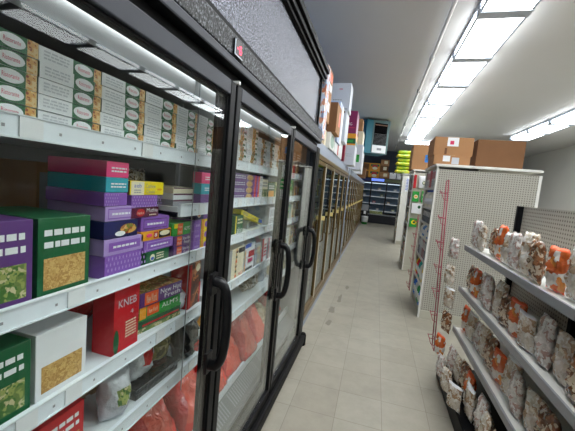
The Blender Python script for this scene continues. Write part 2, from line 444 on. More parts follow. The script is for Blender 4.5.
seg7(b, 1.075, 1.945, .024, '-', REDL, FX + .0068); seg7(b, 1.095, 1.945, .026, '6', REDL, FX + .0068)
F(b, 'digits', d)
b = MB(); b.box(FX + .006, FX + .0075, 1.055, 1.060, 1.932, 1.98, SEGM); b.box(FX + .006, FX + .0075, 1.06, 1.12, 1.930, 1.934, SEGM)
F(b, 'display_bezel', d)
# LED tubes and canopy inside
for i, (ya, yb) in enumerate([(-.62, .26), (.30, 1.09), (1.13, 1.92), (1.96, 2.30)]):
    b = MB(); b.tube([(-.68, ya, 1.862), (-.68, yb, 1.862)], .013, LED, 8); F(b, 'led_tube')
    b = MB(); b.box(-.72, -.69, ya, yb, 1.80, 1.888, SHELFM); b.box(-.73, -.64, ya, yb, 1.884, 1.889, SHELFM); F(b, 'light_valance')
for y in DIV[1:4]:
    pass
# shelves with price rails
BAYS = [(-.62, .2), (.23, 1.225), (1.255, 2.28), (2.31, 2.86)]
SHZ = {0: [1.574, 1.2, .96, .74], 1: [1.574, 1.2, .958, .735], 2: [1.585, 1.40, 1.215, .975, .79], 3: [1.585, 1.40, 1.215, .975, .79]}
SX = -.66
def shelf(ya, yb, z, name='shelf', xf=SX, xb=-1.33):
    b = MB(); b.box(xb, xf - .012, ya, yb, z - .018, z, SHELFM)
    o = F(b, name)
    r = MB(); r.box(xf - .011, xf, ya, yb, z - .034, z + .012, RAILM)
    r.box(xf, xf + .003, ya, yb, z + .009, z + .012, SHELFM); r.box(xf, xf + .003, ya, yb, z - .034, z - .031, SHELFM)
    y = ya + .09
    while y < yb - .06:
        r.poly([(xf + .0012, y, z - .016), (xf + .0012, y + .006, z - .016), (xf + .0012, y + .006, z - .010), (xf + .0012, y, z - .010)], GREY)
        if rnd.random() < .35: r.box(xf, xf + .003, y + .03, y + .075, z - .03, z + .008, WHITE)
        y += .11
    F(r, 'price_rail', o)
    return o
for bi, (ya, yb) in enumerate(BAYS):
    for z in SHZ[bi]: shelf(ya, yb, z)
shelf(1.0, 1.225, 1.385)
F(MB().box(-.656, -.653, 1.064, 1.0665, .66, 1.86, WIRE), 'reflection_seam')  # thin strip standing in for a reflection edge in the glass
for y in (.215, 1.24, 2.295):
    F(MB().box(-.85, -.835, y - .006, y + .006, .3, 1.8, WIRE), 'shelf_standard')
# floor grille
b = MB(); b.box(-.80, -.69, YA + .05, YZ - .05, .226, .31, LINER)
pts = [(-.69, .31), (-.605, .24)]
b.poly([(-.69, YA + .05, .31), (-.605, YA + .05, .235), (-.605, YZ - .05, .235), (-.69, YZ - .05, .31)], LINER)
y = YA + .1
while y < YZ - .1:
    if (y - YA) % .45 < .40:
        b.poly([(-.682, y, .3045), (-.62, y, .2495), (-.62, y + .010, .2495), (-.682, y + .010, .3045)], GREY)
    y += .022
b.box(-.70, -.688, YA + .05, YZ - .05, .31, .36, RAILM)
F(b, 'floor_grille')

# ------------------------------------------------------------------ goods in freezer: door 1
def place(b, name, label, cat, y, z, x=-.68, rz=0., group=None, bevel=.0015, rot=None):
    o = b.build(name, None, (x, y, z + .0004), rot if rot else rz, bevel=bevel)
    return tag(o, label, cat, group)
ROWN = ['first', 'second', 'third', 'fourth', 'fifth', 'sixth', 'seventh', 'eighth']
# five-high stacks of flat pizza boxes
pm = [('rect', 0, 0, 1, 1, WHITE), ('rect', .50, 0, .86, 1, GREEN), ('rect', .86, 0, 1, 1, FOOD), ('oval', .52, .1, .84, .92, WHITE),
      ('text', .58, .38, .78, .66, PINK, 'Ristorante'), ('scrib', .06, .2, .44, .85, LGREY, 3)]
proto = None
cols_y = [.31, .465, .62, .775 - .155 + .115, .855, .99, 1.13]
cols_y = [.43, .585, .74, .895, 1.04, 1.175]
hp = .0318
for ci, yc in enumerate(cols_y):
    w = .155 if ci < 4 else .133
    p = pbox('pizza_box', w - .004, .27, hp - .0012, WHITE, pm, end=[('rect', 0, 0, 1, 1, GREEN), ('scrib', .2, .3, .8, .7, WHITE, 1)])
    first = None
    for k in range(5):
        lab = f'white green pizza box, {ORD[k]} of the {ROWN[5 - ci]} stack from the divider'
        if first is None:
            o = first = place(p, 'pizza_box', lab, 'pizza box', yc, 1.574 + k * hp, -.675, 0, 'pizza boxes on the top freezer shelf', .001)
        else:
            o = copy_tree(first); o['label'] = lab
        o.location = (-.676 - rnd.uniform(0, .006), yc + (.0 if ci > 3 else 0) + rnd.uniform(-.002, .002), 1.5744 + k * hp)
G1 = 'cartons on the second freezer shelf'
frame_m = lambda c, c2: [('rect', .08, .14, .92, .86, c2), ('rect', .1, .22, .9, .78, c), ('scrib', .2, .36, .8, .64, WHITE, 1)]
patt = []
for i in range(12):
    for j in range(4): patt.append(('oval', i / 12 + .02 + (.04 if j % 2 else 0), j / 4 + .04, i / 12 + .055 + (.04 if j % 2 else 0), j / 4 + .2, LILAC))
tagm = [('rect', .16, .06, .46, .94, ORANGE), ('text', .2, .56, .42, .82, CREAM, 'New'), ('text', .19, .15, .43, .45, WHITE, 'World')]
def near(w, d, h, base, marks, y, z, lab, rz=0, x=-.68, end=None, top=None, group=G1, name='frozen_food_box', cat='food box'):
    return place(pbox(name, w, d, h, base, marks, top=top, end=end), name, lab, cat, y, z, x, rz, group)
Z2 = 1.2
# column A (left edge of the picture)
near(.145, .22, .062, PURPLE, patt, .765, Z2, 'purple speckled carton at the bottom of the leftmost stack, second shelf', .03)
near(.150, .22, .045, LILAC, frame_m(PURPLE, LILAC), .765, Z2 + .063, 'lilac framed carton second from bottom of the leftmost stack')
near(.125, .20, .048, NAVY, [('oval', .45, .2, .95, .8, FOOD), ('oval', .3, .1, .6, .4, WHITE)], .75, Z2 + .109, 'navy carton with roll picture in the leftmost stack')
near(.11, .20, .04, LILAC, frame_m(LILAC, PURPLE), .745, Z2 + .158, 'pale lilac carton above the navy roll carton')
near(.08, .20, .036, PURPLE, patt[:24], .725, Z2 + .199, 'small purple dotted carton near top of the leftmost stack')
near(.078, .20, .04, TEAL, [('scrib', .2, .3, .9, .7, WHITE, 2)], .728, Z2 + .236, 'teal carton under the pink one in the leftmost stack')
near(.078, .20, .042, HOTP, [('scrib', .2, .3, .9, .7, WHITE, 2)], .728, Z2 + .277, 'hot pink carton on top of the leftmost stack')
# column B
near(.125, .24, .045, GREEN, [('oval', .16, .3, .36, .8, CREAM), ('oval', .19, .36, .33, .6, BLUE), ('scrib', .42, .3, .75, .85, CREAM, 3)], .915, Z2, 'dark green carton with round badge, bottom of the second stack', .04)
near(.150, .24, .036, PURPLE, frame_m(PURPLE, LILAC), .92, Z2 + .046, 'bright purple framed carton on the dark green one')
near(.150, .24, .030, AMBER, [('rect', .38, .15, .52, .85, RED), ('text', .41, .3, .49, .7, WHITE, '8'), ('oval', .15, .35, .33, .75, HOTP), ('rect', .55, .12, .96, .9, BLACKP), ('oval', .57, .3, .93, .88, CREAM)], .905, Z2 + .083, 'amber carton with red square and cream roll picture')
near(.130, .24, .045, PURPLE, frame_m(PURPLE, DPURPLE), .895, Z2 + .114, 'purple framed carton between amber and maroon cartons', -.05)
near(.125, .22, .030, MAROON, [('oval', .16, .12, .46, .88, RED), ('text', .2, .36, .42, .62, CREAM, "Halde's"), ('text', .52, .5, .95, .92, WHITE, 'Muthia'), ('scrib', .62, .1, .9, .36, CREAM, 1)], .845, Z2 + .160, 'maroon carton with red oval logo and white writing', .03)
near(.115, .22, .037, PURPLE, patt, .84, Z2 + .191, 'purple polka patterned carton under the yellow one', .0)
near(.150, .07, .040, YELLOW, [('rect', .02, 0, .38, 1, CREAM), ('text', .1, .55, .30, .85, BLUE, 'aeb'), ('scrib', .1, .12, .3, .45, GREY, 2), ('text', .42, .52, .72, .86, GREY, 'Cashew'), ('text', .44, .12, .70, .42, GREY, 'Classic'), ('scrib', .78, .3, .92, .6, AMBER, 1)], .85, Z2 + .229, 'yellow carton lying on top of the second stack', .0, end=[('rect', 0, 0, 1, 1, BROWN)])
# column C
near(.105, .24, .038, DPURPLE, tagm + [('text', .5, .52, .96, .86, WHITE, 'New Hot'), ('text', .58, .14, .96, .44, WHITE, 'Fresh')], 1.055, Z2, 'deep purple carton with orange tag at the stack bottom')
near(.105, .24, .038, DPURPLE, tagm + [('text', .5, .52, .96, .86, WHITE, 'New Hot'), ('text', .58, .14, .96, .44, WHITE, 'Fresh')], 1.053, Z2 + .039, 'deep purple carton with orange tag directly under the green one')
near(.115, .24, .048, BRIGHTG, [('rect', .08, .6, .3, .95, YELLOW), ('rect', .26, .08, .54, .94, ORANGE), ('text', .3, .16, .5, .42, CREAM, 'World'), ('text', .3, .58, .5, .8, CREAM, 'New'), ('text', .6, .36, .97, .66, WHITE, "ALM'S")], 1.045, Z2 + .078, 'bright green carton with orange tag above two purple cartons')
# tubs behind, higher ledge
Z3 = 1.385
for k, (c, lab) in enumerate([(GREY, 'grey flat pack lowest on the short raised shelf'), (WHITE, 'white flat pack on the short raised shelf'), (CREAM, 'cream flat pack topping the pile on the short raised shelf')]):
    near(.16, .2, .022, c, [('rect', 0, .8, 1, 1, MAROON)], 1.09, Z3 + k * .023, lab, 0, -.70, group='flat packs on the raised shelf')
# right part past the reflection seam
near(.062, .2, .044, NAVY, [('oval', .5, .2, .85, .8, CREAM), ('oval', .6, .35, .75, .65, ORANGE)], 1.112, Z2 + .137, 'small navy carton with cream badge beside bright yellow cartons', 0, -.69) if False else None
for k in range(3):
    near(.052, .2, .042, PURPLE, [('scrib', .2, .3, .8, .7, LILAC, 1)], 1.139, Z2 + k * .043, f'narrow plain purple carton, {ORD[k]} beside the yellow cartons', 0, -.67)
    near(.052, .2, .042, YELLOW, [('rect', 0, 0, .35, 1, AMBER), ('oval', .4, .2, .9, .8, PURPLE)], 1.196, Z2 + k * .043, f'small yellow carton with purple spot, {ORD[k]} at shelf end', 0, -.67)
near(.11, .2, .045, NAVY, [('oval', .12, .15, .4, .85, CREAM), ('oval', .18, .3, .34, .7, ORANGE), ('rect', .55, 0, 1, 1, PURPLE)], 1.17, Z2 + .1295, 'navy carton with cream round badge on the purple and yellow pile', 0, -.67) 
# upper pile on the end of the short shelf
near(.105, .04, .045, DPURPLE, [('oval', .6, .1, .9, .8, HOTP)], 1.195, Z3 + .0, 'deep purple carton beneath the teal one at shelf end', 0, -.668)
near(.105, .04, .042, TEAL, [('scrib', .25, .3, .85, .7, WHITE, 2)], 1.195, Z3 + .046, 'teal carton with white print under the pink one, shelf end', 0, -.668)
near(.105, .04, .044, HOTP, [('scrib', .25, .3, .85, .7, WHITE, 2)], 1.195, Z3 + .089, 'pink carton with white print topping the shelf end pile', 0, -.668)
# clear bag hanging between columns + brown cartons at back
CLEARB = patch_mat('clear_bag_contents', [C(190, 180, 160), C(140, 120, 90), C(210, 206, 198), C(110, 96, 70)], 60, .2, .5, .6)
place(bag(.13, .20, .08, CLEARB, 3), 'frozen_food_bag', 'clear crinkled bag of brown food behind the yellow carton', 'bag', .985, Z2 + .108, -.86, 0, bevel=0)
near(.16, .18, .30, CARD, [('rect', .05, .1, .45, .9, GREY), ('rect', .55, .1, .95, .9, CREAM)], .80, Z2, 'tan upright cartons at the back behind the purple stack', 0, -.96, group=None)
near(.18, .18, .24, CREAM, [('rect', .1, .1, .9, .5, LGREY), ('scrib', .15, .6, .85, .9, GREEN, 2)], 1.0, Z2, 'cream upright carton at back of second shelf', 0, -.99, group=None)
# third shelf
Z4 = .958
near(.10, .075, .195, RED, [('text', .15, .72, .88, .84, LGREY, 'KNEB'), ('text', .62, .56, .76, .63, LGREY, '4'), ('scrib', .45, .2, .9, .48, CREAM, 6), ('oval', -.0, .02, .2, .4, GREEN)], .785, Z4, 'tall red upright carton with white writing at left edge', 0, -.68, group=None)
near(.21, .16, .05, GREEN, [('rect', 0, 0, 1, .3, LEAFP), ('rect', .1, .4, .95, .55, RED), ('rect', 0, .82, 1, 1, BRIGHTG)], .975, Z4, 'green and red striped carton, base of the third shelf stack', -.12, -.70, end=[('rect', 0, 0, 1, 1, MAROON), ('oval', .2, .1, .9, .9, PINK)], group=None)
near(.20, .16, .042, BRIGHTG, [('rect', 0, 0, .14, 1, AMBER), ('rect', .16, .1, .44, .95, ORANGE), ('text', .2, .3, .4, .7, CREAM, 'New World'), ('text', .5, .3, .93, .72, WHITE, "ALM'S")], .97, Z4 + .051, 'bright green carton with orange tag in the third shelf stack', -.10, -.695, end=[('rect', 0, 0, 1, 1, FOOD)], group=None)
near(.20, .17, .05, DPURPLE, [('rect', .1, .08, .4, .95, ORANGE), ('text', .14, .2, .36, .8, CREAM, 'New World'), ('text', .45, .52, .97, .88, WHITE, 'New Hot'), ('text', .55, .14, .95, .46, WHITE, 'Fresh')], .965, Z4 + .094, 'purple carton with orange tag and snack picture on its lid', -.12, -.69, end=[('rect', 0, 0, 1, 1, CREAM), ('scrib', .2, .2, .9, .8, GREY, 5)], top=FOOD, group=None)
near(.105, .08, .185, PRETZ, [('rect', 0, 0, .16, 1, RED), ('oval', .5, .78, .9, .96, CREAM), ('rect', .85, 0, 1, .5, RED)], 1.18, Z4, 'brown upright carton with pretzel picture and red spine', .1, -.69, end=[('rect', 0, 0, 1, 1, RED)], group=None)
REDB = patch_mat('red_plastic_film', [C(186, 20, 26), C(150, 14, 22), C(206, 30, 34), C(196, 40, 40), C(120, 10, 16)], 7, .2, .8, .8)
REDC = patch_mat('red_meat_bag_film', [C(222, 40, 26), C(190, 24, 22), C(240, 60, 44), C(222, 80, 60), C(200, 30, 26), C(170, 26, 20)], 7, .16, .8, 1.)
SILV = mat('silver_bag_film', C(206, 210, 216), .2, .1, var=.3, scale=30, bump=.6, bscale=40)
OLIVE = patch_mat('olive_bag_film', [C(110, 104, 50), C(140, 130, 70), C(90, 84, 50), C(160, 150, 110)], 40, .2, .5, .6)
BLKF = mat('black_bag_film', C(24, 24, 28), .12, bump=.9, bscale=40, coat=1.)
TANB = patch_mat('tan_bag_film', [C(150, 130, 100), C(176, 158, 124), C(120, 100, 72), C(190, 176, 150)], 50, .2, .5, .6)
place(bag(.16, .09, .10, SILV, 5), 'frozen_food_bag', 'small crumpled silver wrapper beside the green and red carton', 'bag', 1.105, Z4, -.74, .2, bevel=0)
for i, yy in enumerate((.84, .98, 1.12)):
    place(bag(.15, .19, .09, REDB, 20 + i), 'frozen_food_bag', f'red glossy bag standing at the back of the third shelf, {["left", "middle", "right"][i]} one', 'bag', yy, Z4, -.94, .1, 'red bags behind the third shelf cartons', 0)
# fourth shelf
Z5 = .735
near(.22, .17, .04, BLKF, [], .97, Z5, 'black plastic tray at the front of the fourth shelf', -.05, -.69, group=None, name='food_tray', cat='tray')
place(bag(.12, .15, .10, SILV, 8, m2=REDB), 'frozen_food_bag', 'silver and red bag leaning in the black tray', 'bag', .93, Z5 + .041, -.75, .1, bevel=0)
place(bag(.11, .16, .10, OLIVE, 9, seal=ORANGE), 'frozen_food_bag', 'olive green bag with orange top edge, fourth shelf', 'bag', 1.045, Z5 + .041, -.76, -.1, bevel=0)
place(bag(.10, .14, .10, SILV, 12, m2=LEAFP), 'frozen_food_bag', 'silver bag with a green leaf print, fourth shelf', 'bag', .79, Z5, -.72, -.1, bevel=0)
place(bag(.14, .17, .11, BLKF, 10, rough=.3), 'frozen_food_bag', 'shiny black crinkled bag near the right shelf end', 'bag', 1.165, Z5, -.72, .15, bevel=0)
for i, yy in enumerate((.74, .90, 1.06)):
    place(bag(.16, .17, .1, REDB, 30 + i), 'frozen_food_bag', f'dull red bag at the back of the fourth shelf, {["left", "middle", "right"][i]} one', 'bag', yy, Z5, -.98, .05, 'red bags behind the fourth shelf', 0)
# well: lying bags
def heap(items, group):
    for (lab, m, y, z, x, w, h, d, ry, rz, sd) in items:
        b = bag(w, h, d, m, sd, rough=.20, nu=24, nv=30, full=.7)
        place(b, 'frozen_food_bag', lab, 'bag', y, z, x, group=group, bevel=0, rot=(0, ry, rz))
HP = [('tan and olive bag lying across the red bags at lower left', TANB, .80, .67, -.80, .24, .20, .09, R(-70), -.2, 41),
    ('tan bag lying across red bags behind the second door', TANB, 1.70, .66, -.80, .30, .14, .09, R(-75), .1, 49),
    ('glossy red bag lying on top at the front of the second door', REDC, 1.45, .67, -.76, .24, .18, .08, R(-68), -.1, 48),
    ('olive green bag wedged under the fourth shelf end', OLIVE, 1.14, .64, -.86, .13, .06, .08, 0, .1, 45)]
for k in range(8):
    HP.append((f'large red bag, {ROWN[k]} from the left in the front row of the freezer well', REDC, .62 + k * .222, .343, -.69 - .012 * (k % 3), .224, .42, .13, R(-34), 0, 90 + k))
for k in range(8):
    HP.append((f'dark red bag, {ROWN[k]} from the left in the back row of the well', REDB, .62 + k * .222, .343, -.90, .224, .42, .10, R(-34), 0, 110 + k))
HP += [('cream bag low behind the third door', TANB, 2.42, .345, -.72, .24, .22, .12, R(-50), 0, 53), ('pale red bag low behind the third door', REDB, 2.68, .345, -.74, .22, .24, .12, R(-40), 0, 54)]
heap(HP, None)
near(1.7, .60, .112, CARD, [], .36, .2255, 'long cardboard flat on the freezer floor under the first door bags', 0, -.705, group=None, name='cardboard_flat', cat='cardboard box')
near(1.45, .60, .112, CARD, [], 2.0, .2255, 'long cardboard flat on the freezer floor under the second door bags', 0, -.705, group=None, name='cardboard_flat', cat='cardboard box')

# ------------------------------------------------------------------ goods: door 2 and 3
stripem = [('rect', 0, 0, .45, 1, WHITE), ('rect', .45, 0, .75, 1, FOOD), ('scrib', .08, .2, .4, .8, LGREY, 2), ('rect', .75, .2, .95, .6, GREEN)]
p = pbox('pizza_box', .15, .25, .0285, WHITE, stripem, end=[('rect', 0, 0, 1, 1, WHITE)])
first = None
for ci, yc in enumerate((1.36, 1.52, 1.68, 1.84, 2.0, 2.16)):
    for k in range(7 if ci < 3 else 6):
        lab = f'white striped box, {ORD[k]} of {ROWN[ci]} stack behind second door'
        if first is None: o = first = place(p, 'pizza_box', lab, 'food box', yc, 1.585 + k * .029, -.68, 0, 'white boxes on the second door top shelf', .001)
        else: o = copy_tree(first); o['label'] = lab
        o.location = (-.68 - rnd.uniform(0, .012), yc + rnd.uniform(-.003, .003), 1.5854 + k * .029)
first = None
p = pbox('cookie_box', .30, .2, .0335, DPURPLE, [('scrib', .04, .2, .5, .8, LGREY, 2), ('oval', .54, .05, .84, .95, COOKIE), ('rect', .88, 0, .93, 1, PURPLE), ('rect', .93, 0, 1, 1, ORANGE)])
for k in range(4):
    lab = f'dark purple carton with golden cookie picture, {ORD[k]}'
    if first is None: o = first = place(p, 'cookie_box', lab, 'food box', 1.60, 1.40, -.675, 0, 'purple cookie cartons', .001)
    else: o = copy_tree(first); o['label'] = lab
    o.location = (-.675, 1.60 + rnd.uniform(-.004, .004), 1.4004 + k * .034)
first = None
p = pbox('cookie_box', .10, .2, .0335, HOTP, [('rect', 0, 0, .25, 1, PURPLE), ('rect', .25, 0, .5, 1, ORANGE), ('rect', .5, 0, 1, 1, WHITE), ('scrib', .55, .2, .95, .8, GREY, 2)])
for k in range(4):
    lab = f'white pink carton right of the cookie cartons, {ORD[k]}'
    if first is None: o = first = place(p, 'cookie_box', lab, 'food box', 1.81, 1.40, -.675, 0, 'white and pink cartons', .001)
    else: o = copy_tree(first); o['label'] = lab
    o.location = (-.675, 1.81, 1.4004 + k * .034)
near(.11, .2, .12, CREAM, [('rect', .1, .1, .9, .5, LEAFP), ('scrib', .1, .6, .9, .9, GREY, 2)], 1.925, 1.40, 'cream upright carton with leafy picture on the cookie shelf', group=None)
near(.14, .2, .10, GREEN, [('rect', .1, .1, .9, .5, AMBER), ('scrib', .1, .6, .9, .9, WHITE, 2)], 2.06, 1.40, 'dark green carton farther right on the cookie shelf', group=None)
near(.14, .2, .11, LEAFP, [('rect', .1, .1, .9, .4, CREAM)], 2.205, 1.40, 'leafy printed carton at the right end of the cookie shelf', group=None)
# third shelf of door 2
near(.10, .18, .10, GREEN, [('rect', 0, 0, .12, 1, YELLOW), ('text', .25, .1, .9, .4, WHITE, 'aloo'), ('scrib', .25, .55, .9, .9, CREAM, 2)], 1.57, 1.215, 'green carton with yellow edge under the tilted yellow box', group=None)
o = place(pbox('frozen_food_box', .36, .16, .028, YELLOW, [('scrib', .08, .2, .3, .8, GREY, 2), ('text', .4, .2, .66, .8, GREY, 'Cashew'), ('rect', .78, .1, .97, .9, BLUE)], top=LEAFP), 'frozen_food_box',
          'yellow carton resting tilted on the green one behind the second door', 'food box', 1.78, 1.275, -.69, 0, None, .001, rot=(R(-14), 0, 0))
near(.18, .16, .05, LGREY, [('rect', .1, .2, .9, .8, LINER)], 1.88, 1.215, 'pale clear tray beneath the tilted yellow carton', group=None, x=-.72)
near(.12, .16, .12, WHITE, [('rect', .1, .5, .9, .9, LGREY), ('scrib', .1, .1, .9, .4, GREY, 3)], 2.12, 1.215, 'white upright carton at the right end behind second door', group=None)
# fourth shelf: white cartons with tiles
tiles = [('rect', .0, 0, .2, 1, GREY), ('rect', .45, .0, .5, 1, AMBER)]
for j in range(6): tiles.append(('rect', .43, .05 + j * .16, .53, .12 + j * .16, [ORANGE, GREEN, BROWN][j % 3]))
near(.20, .2, .165, CREAM, tiles + [('rect', .6, .82, 1, .98, BLACKP), ('text', .66, .06, .95, .16, RED, 'RED')], 1.57, .975, 'cream upright carton with coloured tile column, behind second door', group=None, end=[('rect', 0, 0, 1, 1, LGREY)])
near(.15, .2, .165, WHITE, [('rect', .0, .86, .6, 1, BLUE), ('rect', .35, .5, .95, .72, RED), ('rect', .3, .3, .8, .45, HOTP), ('rect', .1, .06, .8, .14, BLACKP), ('rect', 0, 0, .06, .8, AMBER)], 1.76, .975, 'white upright carton with red patch and blue top strip', group=None)
near(.09, .2, .14, LGREY, [('rect', .3, .1, .9, .9, CREAM)], 1.90, .975, 'pale grey carton right of the red patch carton', group=None)
near(.10, .15, .16, WHITE, [('rect', 0, 0, .3, 1, RED), ('scrib', .4, .2, .9, .8, PINK, 4)], 2.02, .975, 'white carton with red spine on the fourth shelf', group=None)
near(.14, .15, .15, LGREY, [('rect', 0, 0, .1, 1, RED), ('scrib', .3, .2, .9, .8, GREY, 4)], 2.17, .975, 'light grey carton with thin red edge at the shelf end', group=None)
# fifth shelf
place(bag(.22, .13, .12, CLEARB, 60), 'frozen_food_bag', 'clear bag standing on the lowest shelf behind the second door', 'bag', 1.98, .79, -.76, .0, bevel=0)
near(.12, .06, .012, AMBER, [], 1.40, .79, 'small orange packet left on the empty lowest shelf', .3, -.72, group=None, name='packet', cat='packet')
place(bag(.18, .14, .12, SILV, 61), 'frozen_food_bag', 'silver grey bag at the right of the lowest shelf', 'bag', 2.16, .79, -.76, .0, bevel=0)
# door 3 stock
k = 0
for zi, z in enumerate([1.585, 1.40, 1.215, .975, .79]):
    for yi, yy in enumerate((2.42, 2.57, 2.72)):
        hh = [.2, .14, .14, .17, .14][zi]
        cc = [[CARDD, BROWN, CARDD], [GREY, LEAFP, BROWN], [WHITE, LGREY, CREAM], [LGREY, WHITE, CREAM], [CREAM, CLEARB, TANB]][zi][yi]
        near(.135, .25, hh, cc, [('rect', .1, .1, .5, .5, [FOOD, LEAFP, COOKIE][yi]), ('scrib', .1, .6, .9, .9, GREY, 3)], yy, z,
             f'{["dark", "muted", "pale", "pale", "pale"][zi]} upright carton behind third door, {["left", "middle", "right"][yi]}, {["top", "second", "third", "fourth", "lowest"][zi]} shelf', group='cartons behind the third door')
o = near(.05, .04, .05, GREY, [], 1.83, .0, 'x') if False else None
place(MB().box(-.03, .03, -.025, .025, 0, .045, GREY), 'drain_block', 'small grey block lying below the floor grille of second door', 'block', 1.58, .2255, -.612, .1) if False else None
# stock in the left-hand bay (outside the photograph's left edge, seen only from a step aside)
for zi, z in enumerate([1.56, 1.2, .96, .74]):
    for yi, yy in enumerate((.30, .44, .58)):
        if zi == 0: continue
        near(.13, .22, [0, .18, .16, .15][zi], [RED, CREAM, DPURPLE, GREEN, WHITE][(zi + yi) % 5], [('rect', .1, .1, .9, .5, [FOOD, LEAFP, COOKIE][yi]), ('scrib', .1, .6, .9, .9, WHITE, 2)], yy, z,
             f'upright carton left of the main stacks, {["left", "middle", "right"][yi]}, {["", "second", "third", "fourth"][zi]} shelf', group='upright cartons left of the main stacks')

# ------------------------------------------------------------------ brass framed freezers beyond
def brass_unit(y0, n, label, pitch=.73):
    y1 = y0 + n * pitch + .06
    r = empty('reach_in_freezer', (-1.0, y0, 0)); tag(r, label, 'freezer')
    def G(b, name, parent=r, bevel=0.):
        b.v = [(x + 1.0, y - y0, z) for x, y, z in b.v]; return b.build(name, parent, bevel=bevel)
    b = MB(); xf = -.60
    b.box(-1.42, -1.36, y0, y1, 0, 1.96, FASCIA, front=LINER); b.box(-1.36, -.62, y0, y0 + .03, .1, 1.96, FASCIA); b.box(-1.36, -.62, y1 - .03, y1, .1, 1.96, FASCIA)
    b.box(-1.36, -.62, y0 + .03, y1 - .03, 1.90, 1.96, LINER); b.box(-1.36, -.62, y0, y1, 0.0, .16, FASCIA)
    G(b, 'cabinet')
    G(MB().box(-.62, xf, y0, y1, 1.84, 1.96, FASCIA), 'fascia', bevel=.004)
    G(MB().box(-.64, xf + .012, y0, y1, 1.785, 1.838, BRASS), 'top_rail', bevel=.004)
    G(MB().box(-.64, xf + .01, y0, y1, .1, .17, BRASS), 'bottom_rail', bevel=.004)
    G(MB().box(-.64, xf - .005, y0, y1, 0, .098, FASCIA), 'kick_plate')
    for k in range(n + 1):
        yy = y0 + .03 + k * pitch
        G(MB().box(-.66, -.628, yy - .016, yy + .016, .17, 1.785, BLACKM), 'mullion')
    for k in range(n):
        a, c = y0 + .03 + k * pitch + .008, y0 + .03 + (k + 1) * pitch - .008
        d = MB(); s = .03
        d.box(-.626, xf + .004, a, a + s, .172, 1.783, CREAMHL); d.box(-.626, xf + .004, c - s, c, .172, 1.783, BRASS)  # one stile painted cream for the light it reflects
        d.box(-.626, xf + .004, a + s, c - s, .172, .215, BRASS); d.box(-.626, xf + .004, a + s, c - s, 1.74, 1.783, BRASS)
        dd = G(d, 'door', bevel=.003)
        G(MB().box(-.616, -.611, a + s, c - s, .215, 1.74, GLASS2), 'glass_pane', dd)
        h = MB(); yh = a + .02
        h.tube([(xf + .004, yh, .86), (xf + .035, yh, .88), (xf + .035, yh, 1.14), (xf + .004, yh, 1.16)], .007, BRASS, 8); h.box(xf + .003, xf + .04, yh - .012, yh + .012, 1.12, 1.17, GLINT); pass  # pale gold block paints the glint on the handle
        G(h, 'handle', dd)
    for z in (.5, .8, 1.1, 1.4):
        q = MB(); q.box(-1.34, -.70, y0 + .05, y1 - .05, z - .012, z, WIRE); q.box(-.70, -.692, y0 + .05, y1 - .05, z - .025, z + .01, RAILM); G(q, 'shelf')
    q = MB(); q.tube([(-.68, y0 + .1, 1.83), (-.68, y1 - .1, 1.83)], .012, mat('dim_led', (.9, .95, 1), .5, emit=.3), 6); G(q, 'led_tube')
    return y1
y1 = brass_unit(3.0, 5, 'brass framed glass door freezer next to the black freezer')
struct(MB().box(-.64, -.585, y1 + .004, y1 + .075, 0, 1.96, FASCIA).build('trim_1', bevel=.004))
y2 = brass_unit(y1 + .08, 5, 'second brass framed freezer beyond the pale blue post')
y3 = brass_unit(y2 + .03, 6, 'farthest brass framed freezer reaching toward the back cooler')
# stock in first brass unit
pk = 0
stock = [RED, WHITE, LEAFP, CREAM, TEAL, FOOD, YELLOW, NAVY, BRIGHTG, LGREY]
for (ya, nn, wd) in ((3.12, 12, 'nearest'), (6.86, 10, 'second')):
    for z, sh in ((.172, 'bottom'), (.5, 'second lowest'), (.8, 'middle'), (1.1, 'fourth'), (1.4, 'top')):
        first = None
        for k in range(nn):
            yy = ya + k * .285
            b = pbox('frozen_food_box', .2, .16, .2 + .05 * ((k * 7 + int(z * 10)) % 2), stock[(k * 3 + int(z * 10)) % 10], [('rect', .1, .15, .9, .5, stock[(k + 4 + int(z * 10)) % 10]), ('scrib', .1, .6, .9, .9, WHITE, 2)])
            o = place(b, 'frozen_food_box', f'dim carton on the {sh} shelf inside the {wd} brass framed freezer', 'food box', yy, z, -.74, 0, f'cartons on the {sh} shelf of the {wd} brass freezer', 0)

# ------------------------------------------------------------------ boxes stored on top of the brass freezers
TOPZ = 1.961
PATT = patch_mat('orange_blue_pattern', [C(214, 150, 120), C(190, 200, 222), C(226, 226, 230), C(196, 120, 90), C(150, 160, 190)], 26)
def cbox(x1, x0, y0, y1, z0, z1, m, lab, marks=(), near_marks=(), name='cardboard_box', cat='cardboard box', group=None, flap=True, rz=0):
    w, d, h = y1 - y0, x1 - x0, z1 - z0
    b = pbox(name, w, d, h, m, marks, end=near_marks)
    if flap and m in (CARD, CARDD):
        b.box(-d, 0.0005, -.03, .03, h, h + .0015, TAPE)
    return place(b, name, lab, cat, (y0 + y1) / 2, z0, x1, rz, group, .003)
cbox(-.55, -1.0, 3.0, 3.17, TOPZ, 2.62, PATT, 'tall slim patterned orange and blue carton beside the black freezer', name='printed_carton', cat='carton')
cbox(-.62, -1.0, 3.18, 3.40, TOPZ, 2.16, CREAM, 'cream carton at the bottom below the tall tan box', [('rect', .1, .1, .6, .9, CARD)], name='printed_carton', cat='carton')
cbox(-.565, -.98, 3.19, 3.42, 2.162, 2.66, CARD, 'tall tan cardboard box with white labels beside the patterned carton', [('rect', .1, .2, .7, .38, WHITE), ('rect', .3, .6, .9, .74, WHITE), ('rect', .1, .78, .9, .95, ORANGE)])
cbox(-.62, -1.0, 3.45, 3.68, TOPZ, 2.14, CREAM, 'small cream box on the brass freezer below brown carton', [('rect', 0, 0, .5, 1, FOOD)], name='printed_carton', cat='carton')
